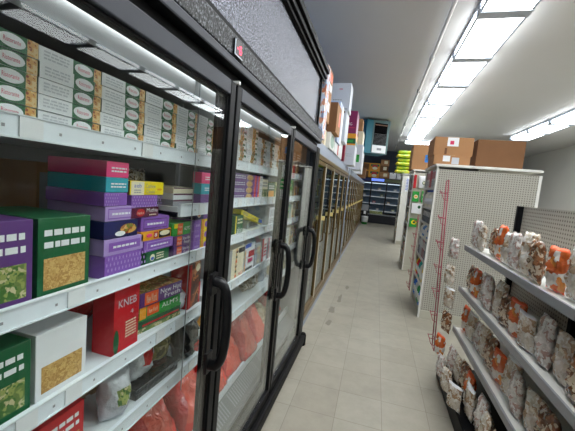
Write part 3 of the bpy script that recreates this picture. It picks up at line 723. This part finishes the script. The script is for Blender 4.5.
cbox(-.53, -.64, 3.72, 4.1, 2.142, 2.47, CARD, 'brown cardboard box overhanging the freezer top, orange print on its side', [('rect', .5, .3, .8, .8, ORANGE)], [('rect', .0, .0, 1, 1, CARDD)])
cbox(-.58, -.95, 3.72, 4.1, TOPZ, 2.141, GONDW, 'white box with pale green wrap under the brown carton', [('oval', .1, .1, .9, .9, mat('pale_green', C(150, 178, 162), .5))], name='printed_carton', cat='carton')
cbox(-.56, -.95, 4.16, 4.55, 2.10, 2.60, mat('light_blue_print', C(176, 194, 226), .4), 'tall pale blue and white carton left of the big white boxes', [('rect', .6, 0, 1, 1, WHITE)], name='printed_carton', cat='carton')
cbox(-.58, -.95, 4.16, 4.55, TOPZ, 2.099, WHITE, 'flat white carton under the pale blue one', [('rect', .7, 0, 1, 1, RED)], name='printed_carton', cat='carton')
WB = mat('white_carton', C(214, 218, 226), .5, var=.03)
cbox(-.51, -1.05, 4.7, 5.0, 2.61, 2.99, WB, 'big white box high on the freezer with a crimson round label', [], [('scrib', .7, .75, .8, .82, PINK, 1), ('oval', .30, .42, .47, .72, ink('crimson_label', 190, 40, 84)), ('scrib', .55, .3, .8, .42, GREY, 2), ('rect', .55, .05, .95, .08, GREY)], name='printed_carton', cat='carton')
cbox(-.535, -1.05, 4.7, 5.12, 2.19, 2.609, WB, 'white box under the crimson labelled one', [], [('scrib', .6, .7, .9, .85, GREY, 2), ('rect', .55, .93, .95, .99, BROWN)], name='printed_carton', cat='carton')
cbox(-.59, -1.05, 4.62, 5.1, TOPZ, 2.189, WHITE, 'flat white carton at the bottom of the white pile', name='printed_carton', cat='carton')
cbox(-.57, -.9, 5.25, 5.4, TOPZ, 2.30, ink('dark_red_carton', 138, 20, 52), 'narrow dark red box standing on the freezer edge', name='printed_carton', cat='carton')
cbox(-.47, -.9, 6.0, 6.5, TOPZ, 2.315, WB, 'pale grey carton at the base of the magenta pile', [], [('scrib', .5, .4, .9, .6, LGREY, 2)], name='printed_carton', cat='carton')
cbox(-.48, -.9, 6.05, 6.5, 2.316, 2.53, AMBER, 'yellow and green carton under the magenta box', [('rect', 0, 0, 1, .5, GREEN)], [('rect', .4, .15, 1, .6, GREEN), ('rect', .45, .25, .9, .45, BRIGHTG)], name='printed_carton', cat='carton')
cbox(-.49, -.9, 6.05, 6.5, 2.531, 2.93, ink('magenta_carton', 142, 28, 92), 'magenta box with white letters on the storage pile', [], [('text', .58, .36, .8, .48, WHITE, 'MG'), ('scrib', .62, .22, .95, .3, PINK, 1)], name='printed_carton', cat='carton')
cbox(-.40, -.95, 7.2, 7.7, TOPZ, 2.5, WB, 'white box at the bottom of the pile past the magenta box', [], [('rect', .6, .3, .9, .6, BRIGHTG)], name='printed_carton', cat='carton')
cbox(-.42, -.95, 7.2, 7.7, 2.502, 2.78, CREAM, 'cream box in the middle of the pile past the magenta box', [], [('rect', .6, .2, .8, .9, FOOD)], name='printed_carton', cat='carton')
cbox(-.46, -.95, 7.25, 7.65, 2.782, 3.05, CARD, 'tan box topping the pile past the magenta box')
cbox(-.45, -.95, 8.6, 9.1, TOPZ, 2.5, WHITE, 'far white carton on the second brass freezer', [], [('rect', .2, .2, .8, .5, FOOD)], name='printed_carton', cat='carton')
cbox(-.45, -.95, 11.2, 11.7, TOPZ, 2.3, CARDD, 'dark brown carton on the farthest brass freezer')
# ceiling hung cooling unit
hv = empty('unit_cooler', (-.31, 10.4, 2.66), R(24)); tag(hv, 'teal ceiling hung cooling unit with dark louvres and white lower panel', 'cooling unit')
TEALM = mat('teal_metal', C(40, 122, 140), .5, var=.05); TEALG = mat('grey_teal_metal', C(88, 116, 116), .5, var=.05)
b = MB(); b.box(-.36, .36, -.3, .3, 0, .98, TEALM)
b.build('housing', hv, bevel=.01)
b = MB(); b.box(-.15, .36, -.315, -.301, 0, .98, TEALG); b.build('front_panel', hv)
LOUV = mat('matt_black_louvre', C(10, 10, 12), .9, spec=.1)
b = MB(); b.box(-.11, .29, -.322, -.316, .27, .90, LOUV)
for k in range(14): b.box(-.10, .28, -.338, -.322, .29 + k * .036, .294 + k * .036, GREY if k < 9 else LOUV)
b.box(-.10, .28, -.33, -.322, .83, .86, BROWN)
b.build('louvre_grille', hv)
b = MB(); b.box(-.13, .30, -.330, -.316, .03, .25, WHITE)
b.mark('rect', (-.13, -.330, .03), (1, 0, 0), (0, 0, 1), (0, -1, 0), .43, .22, .35, .35, .68, .65, GREY, .002)
b.build('lower_panel', hv)
for sx in (-.3, .3):
    for sy in (-.22, .22):
        MB().box(sx - .01, sx + .01, sy - .01, sy + .01, .98, 1.039, WIRE).build('hanger', hv)

# ------------------------------------------------------------------ back cooler
bc = empty('open_display_cooler', (.15, 16.9, 0)); tag(bc, 'dark open fronted multideck cooler across the back of the aisle', 'cooler')
def B(b, name, parent=bc, bevel=0.):
    b.v = [(x - .15, y - 16.9, z) for x, y, z in b.v]; return b.build(name, parent, bevel=bevel)
X0, X1 = -1.0, 1.9
b = MB(); b.box(X0, X1, 17.3, 17.45, 0, 2.2, DARKB, front=COOLIN); b.box(X0, X1, 17.28, 17.3, .5, 1.98, COOLIN)
b.box(X0, X0 + .05, 16.5, 17.3, 0, 2.2, DARKB); b.box(X1 - .05, X1, 16.5, 17.3, 0, 2.2, DARKB); b.box(X0 + .05, X1 - .05, 16.6, 17.3, 2.0, 2.2, DARKB)
B(b, 'cabinet')
B(MB().box(X0 + .05, X1 - .05, 16.5, 17.28, 0, .46, DARKB), 'base', bevel=.01)
B(MB().box(X0, X1, 16.46, 16.6, 2.0, 2.24, DARKB), 'canopy', bevel=.01)
B(MB().box(-.33, .27, 16.45, 16.459, 2.08, 2.2, mat('lit_blue_sign', C(110, 140, 240), .5, emit=.8)), 'lit_sign')
B(MB().box(.3, 1.3, 16.45, 16.459, 2.06, 2.2, mat('olive_sign', C(74, 84, 50), .5)), 'olive_sign')
B(MB().box(X0 + .06, -.4, 16.45, 16.459, 2.06, 2.2, mat('navy_sign', C(20, 34, 96), .5)), 'navy_sign')
for xx in (-.31, .42, 1.15): B(MB().box(xx - .03, xx + .03, 16.52, 16.6, .46, 2.0, DARKB), 'upright')
for z in (.62, .98, 1.32, 1.64):
    s = B(MB().box(X0 + .06, X1 - .06, 16.75, 17.27, z - .02, z, WIRE), 'shelf')
    B(MB().box(X0 + .06, X1 - .06, 16.735, 16.75, z - .03, z + .015, RAILM), 'price_rail', s)
B(MB().box(X0 + .06, X1 - .06, 16.62, 16.66, 1.96, 1.99, mat('cooler_led', (.7, .85, 1), .5, emit=1.)), 'led_tube')
B(MB().box(X0 + .06, X1 - .06, 16.47, 16.5, .42, .47, WIRE), 'front_bumper')
pi = 0
for z, nm in ((.62, 'lowest'), (.98, 'second'), (1.32, 'third'), (1.64, 'top')):
    for xx in (-.8, -.6, -.1, .1, .25, .6, .85):
        pi += 1
        if pi % 3 != 1: continue
        h = .08 + .04 * (pi % 3)
        b = MB().box(-.07, .07, -.08, .08, 0, h, [GREY, TANB, REDB, LEAFP][pi % 4]); b.mark('rect', (-.07, -.08, 0), (1, 0, 0), (0, 0, 1), (0, -1, 0), .14, h, .15, .2, .85, .7, LGREY, .001)
        tag(b.build('produce_pack', None, (xx, 16.9, z + .0005)), f'small pack on the {nm} shelf of the dark back cooler', 'food pack', f'packs on the {nm} cooler shelf')
b = MB().box(-.3, .3, -.1, .1, 0, .14, LEAFP)
tag(b.build('produce_tray', None, (.05, 16.62, .461)), 'leafy green produce tray at the front of the back cooler base', 'tray')
# cartons over the cooler
bt = [(-.80, .0, 2.24, 2.60, AMBER, 'yellow and green fruit carton, lower one on the back cooler'), (-.80, .0, 2.602, 2.95, AMBER, 'yellow and green fruit carton, upper one on the back cooler'),
      (.02, .47, 2.24, 2.55, CARD, 'brown carton low on the back cooler right of fruit cartons'), (.0, .40, 2.552, 2.86, CARDD, 'darker brown carton in the middle of the back cooler pile'), (.02, .42, 2.862, 3.15, CARD, 'brown carton topping the back cooler pile'),
      (.50, .80, 2.24, 2.55, WHITE, 'white carton on the back cooler, left of the pair'), (.84, 1.14, 2.24, 2.60, WHITE, 'white carton on the back cooler, right of the pair')]
for (xa, xb, za, zb, m, lab) in bt:
    b = MB().box(-(xb - xa) / 2, (xb - xa) / 2, -.18, .18, 0, zb - za - .001, m); W, H = xb - xa, zb - za
    A = ((-W / 2, -.18, 0), (1, 0, 0), (0, 0, 1), (0, -1, 0), W, H)
    if m is AMBER:
        b.mark('rect', *A, .0, .0, .35, .9, CARDD, .001); b.mark('rect', *A, .45, .55, .95, .85, GREEN, .001); b.mark('rect', *A, .55, .3, .85, .75, RED, .002); b.mark('oval', *A, .55, .1, .85, .5, CREAM, .003)
    elif m is not WHITE: b.mark('rect', *A, .4, .3, .8, .8, CREAM, .001)
    else: b.mark('oval', *A, .4, .78, .6, .92, BLACKP, .001)
    tag(b.build('cardboard_box', None, ((xa + xb) / 2, 16.85, za + .0005), bevel=.004), lab, 'cardboard box')
# bucket and bin by the cooler
b = MB(); b.lathe([(.13, 0), (.135, .1), (.14, .101), (.155, .34), (.165, .36), (.15, .37)], WHITE, 20, mats=[BRIGHTG, WHITE, WHITE, WHITE, WHITE])
tag(b.build('bucket', None, (-.42, 15.6, 0)), 'white bucket with green base on the floor by the back cooler', 'bucket')
b = MB(); b.box(-.14, .14, -.14, .14, .0, .62, BLACKP); b.box(-.15, .15, -.15, .15, .62, .9, GREY); b.box(-.05, .05, -.16, -.15, .45, .6, WHITE)
tag(b.build('parcel_bin', None, (-.46, 16.1, 0), bevel=.01), 'dark bin with grey top standing behind the white bucket', 'bin')

# ------------------------------------------------------------------ right side gondolas
def peg_mat():
    m = bpy.data.materials.new('pegboard'); m.use_nodes = True; nt = m.node_tree; b = nt.nodes['Principled BSDF']
    tc = nt.nodes.new('ShaderNodeTexCoord'); sp = nt.nodes.new('ShaderNodeSeparateXYZ'); nt.links.new(tc.outputs['Object'], sp.inputs[0])
    cm = nt.nodes.new('ShaderNodeCombineXYZ'); ad = nt.nodes.new('ShaderNodeMath'); ad.operation = 'ADD'
    nt.links.new(sp.outputs['X'], ad.inputs[0]); nt.links.new(sp.outputs['Y'], ad.inputs[1])
    sc_ = []
    for src in (ad.outputs[0], sp.outputs['Z']):
        q = nt.nodes.new('ShaderNodeMath'); q.operation = 'MULTIPLY'; q.inputs[1].default_value = 1 / .0254; nt.links.new(src, q.inputs[0])
        f = nt.nodes.new('ShaderNodeMath'); f.operation = 'FRACT'; nt.links.new(q.outputs[0], f.inputs[0])
        g = nt.nodes.new('ShaderNodeMath'); g.operation = 'SUBTRACT'; g.inputs[1].default_value = .5; nt.links.new(f.outputs[0], g.inputs[0]); sc_.append(g)
    nt.links.new(sc_[0].outputs[0], cm.inputs[0]); nt.links.new(sc_[1].outputs[0], cm.inputs[1])
    ln = nt.nodes.new('ShaderNodeVectorMath'); ln.operation = 'LENGTH'; nt.links.new(cm.outputs[0], ln.inputs[0])
    lt = nt.nodes.new('ShaderNodeMath'); lt.operation = 'LESS_THAN'; lt.inputs[1].default_value = .25; nt.links.new(ln.outputs['Value'], lt.inputs[0])
    mx = nt.nodes.new('ShaderNodeMix'); mx.data_type = 'RGBA'; mx.inputs[6].default_value = (*C(178, 175, 164), 1); mx.inputs[7].default_value = (*C(104, 100, 92), 1)
    nt.links.new(lt.outputs[0], mx.inputs[0]); nt.links.new(mx.outputs[2], b.inputs['Base Color']); b.inputs['Roughness'].default_value = .5
    return m
PEG = peg_mat()

def endcap(x0, x1, y0, y1, h, shelves, label, front=PEG):
    r = empty('gondola_shelving', ((x0 + x1) / 2, (y0 + y1) / 2, 0)); tag(r, label, 'shelving unit'); cx, cy = (x0 + x1) / 2, (y0 + y1) / 2
    def G(b, name, parent=r, bevel=0.):
        b.v = [(x - cx, y - cy, z) for x, y, z in b.v]; return b.build(name, parent, bevel=bevel)
    G(MB().box(x0 + .02, x1, y0 + .002, y0 + .022, .1, h - .03, front), 'side_panel')
    G(MB().box(x0 - .002, x0 + .02, y0 - .006, y0 + .03, 0, h, GONDW), 'upright', bevel=.003)
    G(MB().box(x1 - .03, x1, y0 - .006, y0 + .001, 0.1, h - .03, GONDW), 'upright', bevel=.001)
    G(MB().box(x0, x0 + .02, y1 - .03, y1, 0, h, GONDW), 'upright', bevel=.003)
    G(MB().box(x0 - .02, x1, y0 - .02, y1, h, h + .03, GONDW), 'top_cap', bevel=.004)
    G(MB().box(x0 + .02, x1, y0 - .004, y1 - .03, 0, .1, GOND), 'base', bevel=.004)
    G(MB().box(x0 + .45, x0 + .48, y0 + .024, y1 - .03, .1, h - .001, PEG), 'back_panel')
    G(MB().box(x0 + .02, x1, y1 - .025, y1 - .005, .1, h - .03, front), 'far_panel')
    for z in shelves:
        G(MB().box(x0 + .02, x0 + .449, y0 + .024, y1 - .03, z - .02, z, GONDW), 'shelf')
        G(MB().box(x0 - .004, x0 + .019, y0 + .031, y1 - .031, z - .022, z + .004, GONDW), 'shelf_edge')
    return r

def bottle(h, r, body, cap, name='bottle'):
    b = MB(); b.lathe([(r * .9, 0), (r, .01), (r, h * .6), (r * .85, h * .72), (r * .38, h * .84), (r * .38, h * .9), (r * .45, h * .9), (r * .45, h)], body, 14,
                      mats=[body, body, body, body, body, cap, cap])
    b.lathe([(r * 1.004, h * .18), (r * 1.004, h * .52)], WHITE, 14)
    return b
G2S = [.10, .404, .697, .972, 1.166, 1.372, 1.632]
endcap(.66, 1.75, 4.25, 5.15, 1.885, G2S[1:], 'pegboard sided shelving unit with cleaning goods, nearest in full view')
kinds = {
    0: ('bottle', [('blue_cleaner', 50, 130, 235), ('green_cleaner', 50, 170, 100), ('pale_cleaner', 210, 220, 224)], .26, .045),
    1: ('bottle', [('red_cleaner', 235, 50, 60), ('yellow_cleaner', 250, 220, 60), ('white_cleaner', 230, 230, 228), ('teal_cleaner', 40, 170, 170)], .25, .04),
    2: ('box', [('wine_pack', 150, 50, 90), ('grey_pack', 200, 200, 210), ('dark_pack', 60, 66, 110)], .24, .05),
    3: ('bottle', [('white_jug', 245, 243, 236), ('sky_jug', 90, 150, 210)], .17, .045),
    4: ('box', [('navy_pack', 30, 46, 70), ('slate_pack', 60, 86, 110)], .17, .055),
    5: ('bottle', [('ivory_jug', 245, 240, 222), ('ivory_jug_b', 232, 230, 216)], .23, .04),
    6: ('box', [('ivory_pack', 240, 236, 222), ('grey_book', 200, 200, 200), ('red_pack', 220, 50, 60)], .23, .04)}
SN = ['base', 'lowest raised', 'third', 'fourth', 'fifth', 'sixth', 'top']
for si, z in enumerate(G2S):
    kd, cl, hh, rr = kinds[si]; protos = {}
    n = int((5.09 - 4.30) / (rr * 2 + .006))
    for row in range(1 if kd == 'box' else 2):
        for k in range(n):
            c = cl[(k // 2 + row + si) % len(cl)]; m = ink(c[0], *c[1:])
            if c[0] not in protos:
                if kd == 'bottle': b = bottle(hh, rr, m, [RED, WHITE, BLUE][si % 3])
                else:
                    b = MB().box(-.14, 0, -rr, rr, 0, hh, m)
                    b.mark('rect', (0, rr, 0), (0, -1, 0), (0, 0, 1), (1, 0, 0), 2 * rr, hh, .15, .55, .85, .85, WHITE, .001)
                    b.mark('rect', (-.14, rr, 0), (0, -1, 0), (0, 0, 1), (-1, 0, 0), 2 * rr, hh, .15, .5, .85, .88, WHITE if si != 6 else RED, .001)
                    b.mark('scrib', (-.14, rr, 0), (0, -1, 0), (0, 0, 1), (-1, 0, 0), 2 * rr, hh, .15, .1, .85, .4, GREY, .001, 3)
                o = protos[c[0]] = b.build('bottle' if kd == 'bottle' else 'boxed_product', None)
            else: o = copy_tree(protos[c[0]])
            cn = c[0].replace('_b', '').split('_')[0]
            tag(o, f'{cn} {"bottle" if kd == "bottle" else "pack"} on the {SN[si]} shelf of the pegboard sided unit', 'bottle' if kd == 'bottle' else 'box', f'{cn} goods on the {SN[si]} shelf of the pegboard unit')
            o.location = ((.668 + rr + row * (rr * 2 + .01)) if kd == 'bottle' else .812, 4.29 + rr + k * (rr * 2 + .006), z + .0005)
# boxes on it
def rbox(x0, x1, y0, y1, z0, z1, m, lab, nm=(), sm=()):
    W, D, H = x1 - x0, y1 - y0, z1 - z0
    b = MB().box(-W / 2, W / 2, -D / 2, D / 2, 0, H, m); b.box(-.03, .03, -D / 2 - .0008, D / 2 + .0008, H - .0, H + .0012, TAPE)
    for i, q in enumerate(nm): b.mark(q[0], (-W / 2, -D / 2, 0), (1, 0, 0), (0, 0, 1), (0, -1, 0), W, H, *q[1:6], .0008 * (i + 1), q[6] if len(q) > 6 else None)
    for i, q in enumerate(sm): b.mark(q[0], (-W / 2, D / 2, 0), (0, -1, 0), (0, 0, 1), (-1, 0, 0), D, H, *q[1:6], .0008 * (i + 1), q[6] if len(q) > 6 else None)
    return tag(b.build('cardboard_box', None, ((x0 + x1) / 2, (y0 + y1) / 2, z0 + .0005), bevel=.004), lab, 'cardboard box')
rbox(.62, 1.02, 4.32, 4.8, 1.916, 2.03, CARD, 'flat brown box with white label lying on the pegboard sided unit', [('rect', .25, .35, .45, .95, WHITE), ('rect', .5, .1, .7, .8, LGREY)])
rbox(.61, 1.04, 4.34, 4.82, 2.033, 2.25, CARD, 'brown cardboard box with white shipping label above the flat box', [('rect', .33, .5, .62, .98, WHITE), ('rect', .4, .6, .5, .8, PINK), ('rect', .28, .05, .34, .4, BROWN)])
rbox(1.1, 1.6, 4.4, 4.9, 1.916, 2.25, CARDD, 'darker brown cardboard box at right on the pegboard sided unit')
# gondola 3
endcap(.655, 2.1, 6.85, 7.7, 2.0, [.3, .62, .95, 1.28, 1.62], 'second shelving unit with hanging green packs on its near panel', front=GOND)
rbox(.60, 1.22, 6.95, 7.5, 2.031, 2.52, CARD, 'large brown box with a bright blue label on the second unit', [('rect', .38, .32, .60, .62, ink('blue_label', 30, 120, 200)), ('scrib', .42, .4, .56, .54, NAVY, 2)])
def hang(x, z, w, h, lab, marks, m, grp=None, bagm=False):
    if bagm: b = bag(w, h, .06, m, int(x * 100)); b.v = [(yy, -xx, zz) for xx, yy, zz in b.v]; b.f = [tuple(reversed(f)) for f in b.f]
    else: b = MB().box(-w / 2, w / 2, -.02, .02, 0, h, m)
    for i, q in enumerate(marks): b.mark(q[0], (-w / 2, -.02 if not bagm else -.036, 0), (1, 0, 0), (0, 0, 1), (0, -1, 0), w, h, *q[1:6], .001 * (i + 1), q[6] if len(q) > 6 else None)
    return tag(b.build('hanging_pack', None, (x, 6.79, z), bevel=.0 if bagm else .004), lab, 'food pack', grp)
hang(.85, 1.66, .2, .25, 'white bag with round green logo hanging on the second unit', [('oval', .35, .3, .75, .6, GREEN), ('oval', .42, .36, .68, .54, CREAM)], WHITE, bagm=True)
hang(.69, 1.66, .05, .26, 'slim red pack hanging beside the white bag', [], RED)
hang(.735, 1.40, .12, .2, 'green pack with cream oval hanging below the slim red pack', [('oval', .2, .3, .85, .7, CREAM), ('rect', .3, .42, .75, .56, AMBER)], BRIGHTG)
hang(.90, 1.40, .12, .22, 'green pack with cream stripe hanging below the white bag', [('rect', .15, .55, .85, .75, CREAM), ('rect', .15, .2, .85, .35, CREAM)], BRIGHTG)
hang(.815, 1.17, .26, .2, 'wide white pack with green spot hanging in the middle row', [('oval', .42, .5, .62, .8, GREEN)], WHITE)
hang(.76, .90, .16, .17, 'lowest green pack with yellow oval hanging over the bare panel', [('oval', .2, .3, .8, .8, YELLOW), ('oval', .35, .42, .65, .68, GREEN)], BRIGHTG)
# small goods on left face of gondola 3 and 4
def facegoods(x, ya, yb, zs, who):
    i = 0
    for zi, z in enumerate(zs):
        n = 6
        for k in range(n):
            i += 1; c = [RED, CREAM, NAVY, WHITE, BROWN, LEAFP, AMBER, MAROON][(i * 5 + zi) % 8]
            w = (yb - ya) / n * .85; b = MB().box(0, .12, -w / 2, w / 2, 0, .2, c)
            b.mark('rect', (0, w / 2, 0), (0, -1, 0), (0, 0, 1), (-1, 0, 0), w, .2, .2, .3, .8, .8, [WHITE, YELLOW, BLUE][i % 3], .001)
            o = b.build('boxed_product', None, (x + .02, ya + (k + .5) * (yb - ya) / n, z + .0005))
            tag(o, f'small pack on the {["lowest", "second", "third", "fourth", "fifth", "top"][zi]} aisle shelf of the {who} unit', 'box', f'packs on {["lowest", "second", "third", "fourth", "fifth", "top"][zi]} shelf of the {who} unit')
facegoods(.665, 6.9, 7.65, [.1, .3, .62, .95, 1.28, 1.62], 'second')
endcap(.70, 2.2, 10.4, 11.4, 2.13, [.4, .8, 1.2, 1.6], 'farthest white shelving unit, under the pile of green bags', front=GONDW)
facegoods(.71, 10.45, 11.35, [.1, .4, .8, 1.2, 1.6], 'farthest')
b = MB().box(-.06, .06, -.004, .004, 0, .42, WHITE); b.mark('rect', (-.06, -.004, 0), (1, 0, 0), (0, 0, 1), (0, -1, 0), .12, .42, .72, 0, 1, 1, RED, .001)
b.mark('scrib', (-.06, -.004, 0), (1, 0, 0), (0, 0, 1), (0, -1, 0), .12, .42, .1, .1, .6, .95, BLUE, .001, 8)
tag(b.build('paper_sign', None, (.86, 10.385, 1.62)), 'white paper sign with blue and red print on the farthest unit', 'sign')
# stack of lime bags
LIME = patch_mat('lime_bag_film', [C(196, 210, 40), C(160, 200, 50), C(226, 214, 60), C(120, 170, 40)], 12, .3, .4, .4)
for k in range(6):
    b = bag(.44 - .04 * (k % 2), .5, .118, LIME, 70 + k, seal=BRIGHTG if k % 2 else YELLOW, m2=ORANGE if k == 5 else None, full=.35, rough=.08)
    o = b.build('snack_bag', None, (.98 if k % 2 else .95, 10.72 + (.02 if k % 2 else 0), 2.225 + k * .118), (0, R(-90), rnd.uniform(-.08, .08)))
    o.rotation_euler = (0, R(-90), rnd.uniform(-.1, .1))
    tag(o, f'lime green and yellow bag, {ORD[k]} of the pile on the farthest unit', 'bag', 'pile of lime green bags')

# red wire racks
def wire_rack(x, y, z0, z1, label, rungs, w=.07, depth=.16):
    r = empty('wire_rack', (x, y, 0)); tag(r, label, 'wire rack')
    b = MB()
    for yy in (-w, w): b.tube([(0, yy, z0), (0, yy, z1)], .0045, REDW, 6)
    b.tube([(.0, -w, z1), (0, w, z1)], .0045, REDW, 6); b.tube([(0, -w, z0), (0, w, z0)], .0045, REDW, 6)
    for k in range(rungs):
        z = z0 + (k + .5) * (z1 - z0) / rungs
        b.tube([(0, -w, z), (0, w, z)], .003, REDW, 5)
    b.build('frame', r)
    for k in range(rungs):
        z = z0 + (k + .5) * (z1 - z0) / rungs
        h = MB(); h.tube([(0, -w, z), (-.045, -w + .01, z + .0), (-.05, 0, z + .02), (-.045, w - .01, z), (0, w, z)], .0035, REDW, 5)
        h.tube([(-.045, -w + .01, z + .0), (-.03, -w + .01, z - .05), (-.0, -w, z - .06)], .003, REDW, 5)
        h.build('basket_loop', r)
    return r
wr_ = wire_rack(.640, 3.02, .18, 1.66, 'tall red wire rack at the end of the nearest snack shelves', 7, w=.05); wr_.rotation_euler = (0, R(-2.6), 0)
wire_rack(.65, 5.3, .05, 1.22, 'red wire rack beyond the pegboard sided unit', 6, w=.06)

# nearest gondola with snack bags
gx0 = .66
g = empty('gondola_shelving', (.95, 1.6, 0)); tag(g, 'nearest shelving unit on the right stacked with clear snack bags', 'shelving unit')
def H(b, name, bevel=0.):
    b.v = [(x - .95, y - 1.6, z) for x, y, z in b.v]; return b.build(name, g, bevel=bevel)
H(MB().box(1.1, 1.14, .2, 2.9, 0, 1.5, PEG), 'back_panel')
H(MB().box(gx0, 1.1, .2, 2.9, 0, .12, BLACKM), 'base', bevel=.004)
for yy in (.2, 1.1, 2.0, 2.88): H(MB().box(1.06, 1.099, yy, yy + .03, .12, 1.5, BLACKM), 'upright')
for z in (.46, .8, 1.14):
    H(MB().box(gx0 + .08, 1.099, .23, 2.88, z - .02, z, GONDW), 'shelf')
    H(MB().box(gx0 + .068, gx0 + .079, .23, 2.88, z - .03, z + .01, GREY), 'shelf_edge')
SN1 = patch_mat('nut_bag', [C(208, 196, 176), C(230, 226, 218), C(170, 140, 110), C(220, 210, 196)], 45, .2, .5, .7)
SN2 = patch_mat('orange_bag', [C(206, 96, 40), C(224, 140, 60), C(230, 222, 210)], 25, .2, .5, .7)
SN3 = patch_mat('white_sweet_bag', [C(236, 234, 230), C(206, 200, 194), C(226, 220, 214), C(180, 150, 140)], 50, .2, .5, .7)
SN4 = patch_mat('brown_bag', [C(110, 70, 44), C(150, 100, 64), C(214, 196, 170)], 45, .2, .5, .7)
sp = [bag(.142, .2, .055, m, 80 + i, seal=s, rough=.4) for i, (m, s) in enumerate([(SN1, None), (SN2, ORANGE), (SN3, None), (SN4, None), (SN1, WHITE)])]
cnames = ['tan nut', 'orange', 'white sweet', 'brown', 'white topped nut']; protos = [None] * 5
zs = [(.121, 'base'), (.461, 'lower'), (.801, 'middle'), (1.141, 'top')]
for z, zn in zs:
    for k in range(18):
        t = (k * 7 + int(z * 10) * 3) % 5
        if protos[t] is None: o = protos[t] = sp[t].build('snack_bag')
        else: o = copy_tree(protos[t])
        o.location = ((.745 if z < .2 else .80) + rnd.uniform(-.02, .02), .36 + k * .144, z); o.rotation_euler = (0, R(rnd.uniform(-4, 4)), rnd.uniform(-.15, .15) + math.pi)
        s = 1.0 + rnd.uniform(-.08, .15); o.scale = (s, 1, s)
        tag(o, f'{cnames[t]} snack bag standing on the {zn} shelf of the nearest right unit', 'bag', f'{cnames[t]} bags on the {zn} snack shelf')
# bags clipped to the end of the unit near the red rack
for i, (yy, z, x, t) in enumerate([(2.90, 1.02, .63, 2), (2.88, .80, .62, 0), (2.84, .62, .63, 4), (2.84, .42, .635, 3), (2.78, .24, .60, 1), (2.66, .125, .60, 2), (2.46, .13, .60, 0), (2.26, .13, .61, 4)]):
    if protos[t] is None: protos[t] = sp[t].build('snack_bag')
    o = copy_tree(protos[t]); o.location = (x + .03, yy, z); o.rotation_euler = (0, 0, math.pi + rnd.uniform(.2, .6)); o.scale = (1., .8, .85)
    tag(o, f'{cnames[t]} bag at the aisle edge of the nearest unit, {["highest", "second highest", "third highest", "fourth highest", "fifth highest", "sixth highest", "second lowest", "lowest"][i]}', 'bag', 'bags at the aisle edge')
# goods across the next aisle (seen mirrored in the freezer glass)
endcap(2.5, 3.4, -1.6, .8, 1.9, [.4, .8, 1.2, 1.6], 'shelving unit across the next aisle behind the snack shelves')

# ------------------------------------------------------------------ camera
cam = bpy.data.cameras.new('camera'); co = bpy.data.objects.new('camera', cam); col.objects.link(co)
cam.sensor_fit = 'HORIZONTAL'; cam.sensor_width = 36; cam.lens = 36 * 323 / 575; cam.clip_start = .02
def nrm(v): return Vector(v).normalized()
f = 323.; cx, cy = 287.5, 215.5
Yc = nrm((377 - cx, cy - 193, -f)); Zc = -nrm((-24 - cx, cy - 3600, -f)); Zc = (Zc - Yc * Zc.dot(Yc)).normalized(); Xc = Yc.cross(Zc)
M = Matrix((Xc, Yc, Zc)).to_4x4(); M.translation = Vector((0, 0, 1.5)); co.matrix_world = M
S = bpy.context.scene; S.camera = co
w = bpy.data.worlds.new('world'); S.world = w; w.use_nodes = True; w.node_tree.nodes['Background'].inputs[0].default_value = (.5, .55, .6, 1); w.node_tree.nodes['Background'].inputs[1].default_value = .3
S.view_settings.view_transform = 'Standard'; S.view_settings.look = 'None'; S.view_settings.gamma = 1; S.view_settings.use_curve_mapping = False
S.view_settings.exposure = .22
S.cycles.max_bounces = 8; S.cycles.transparent_max_bounces = 16
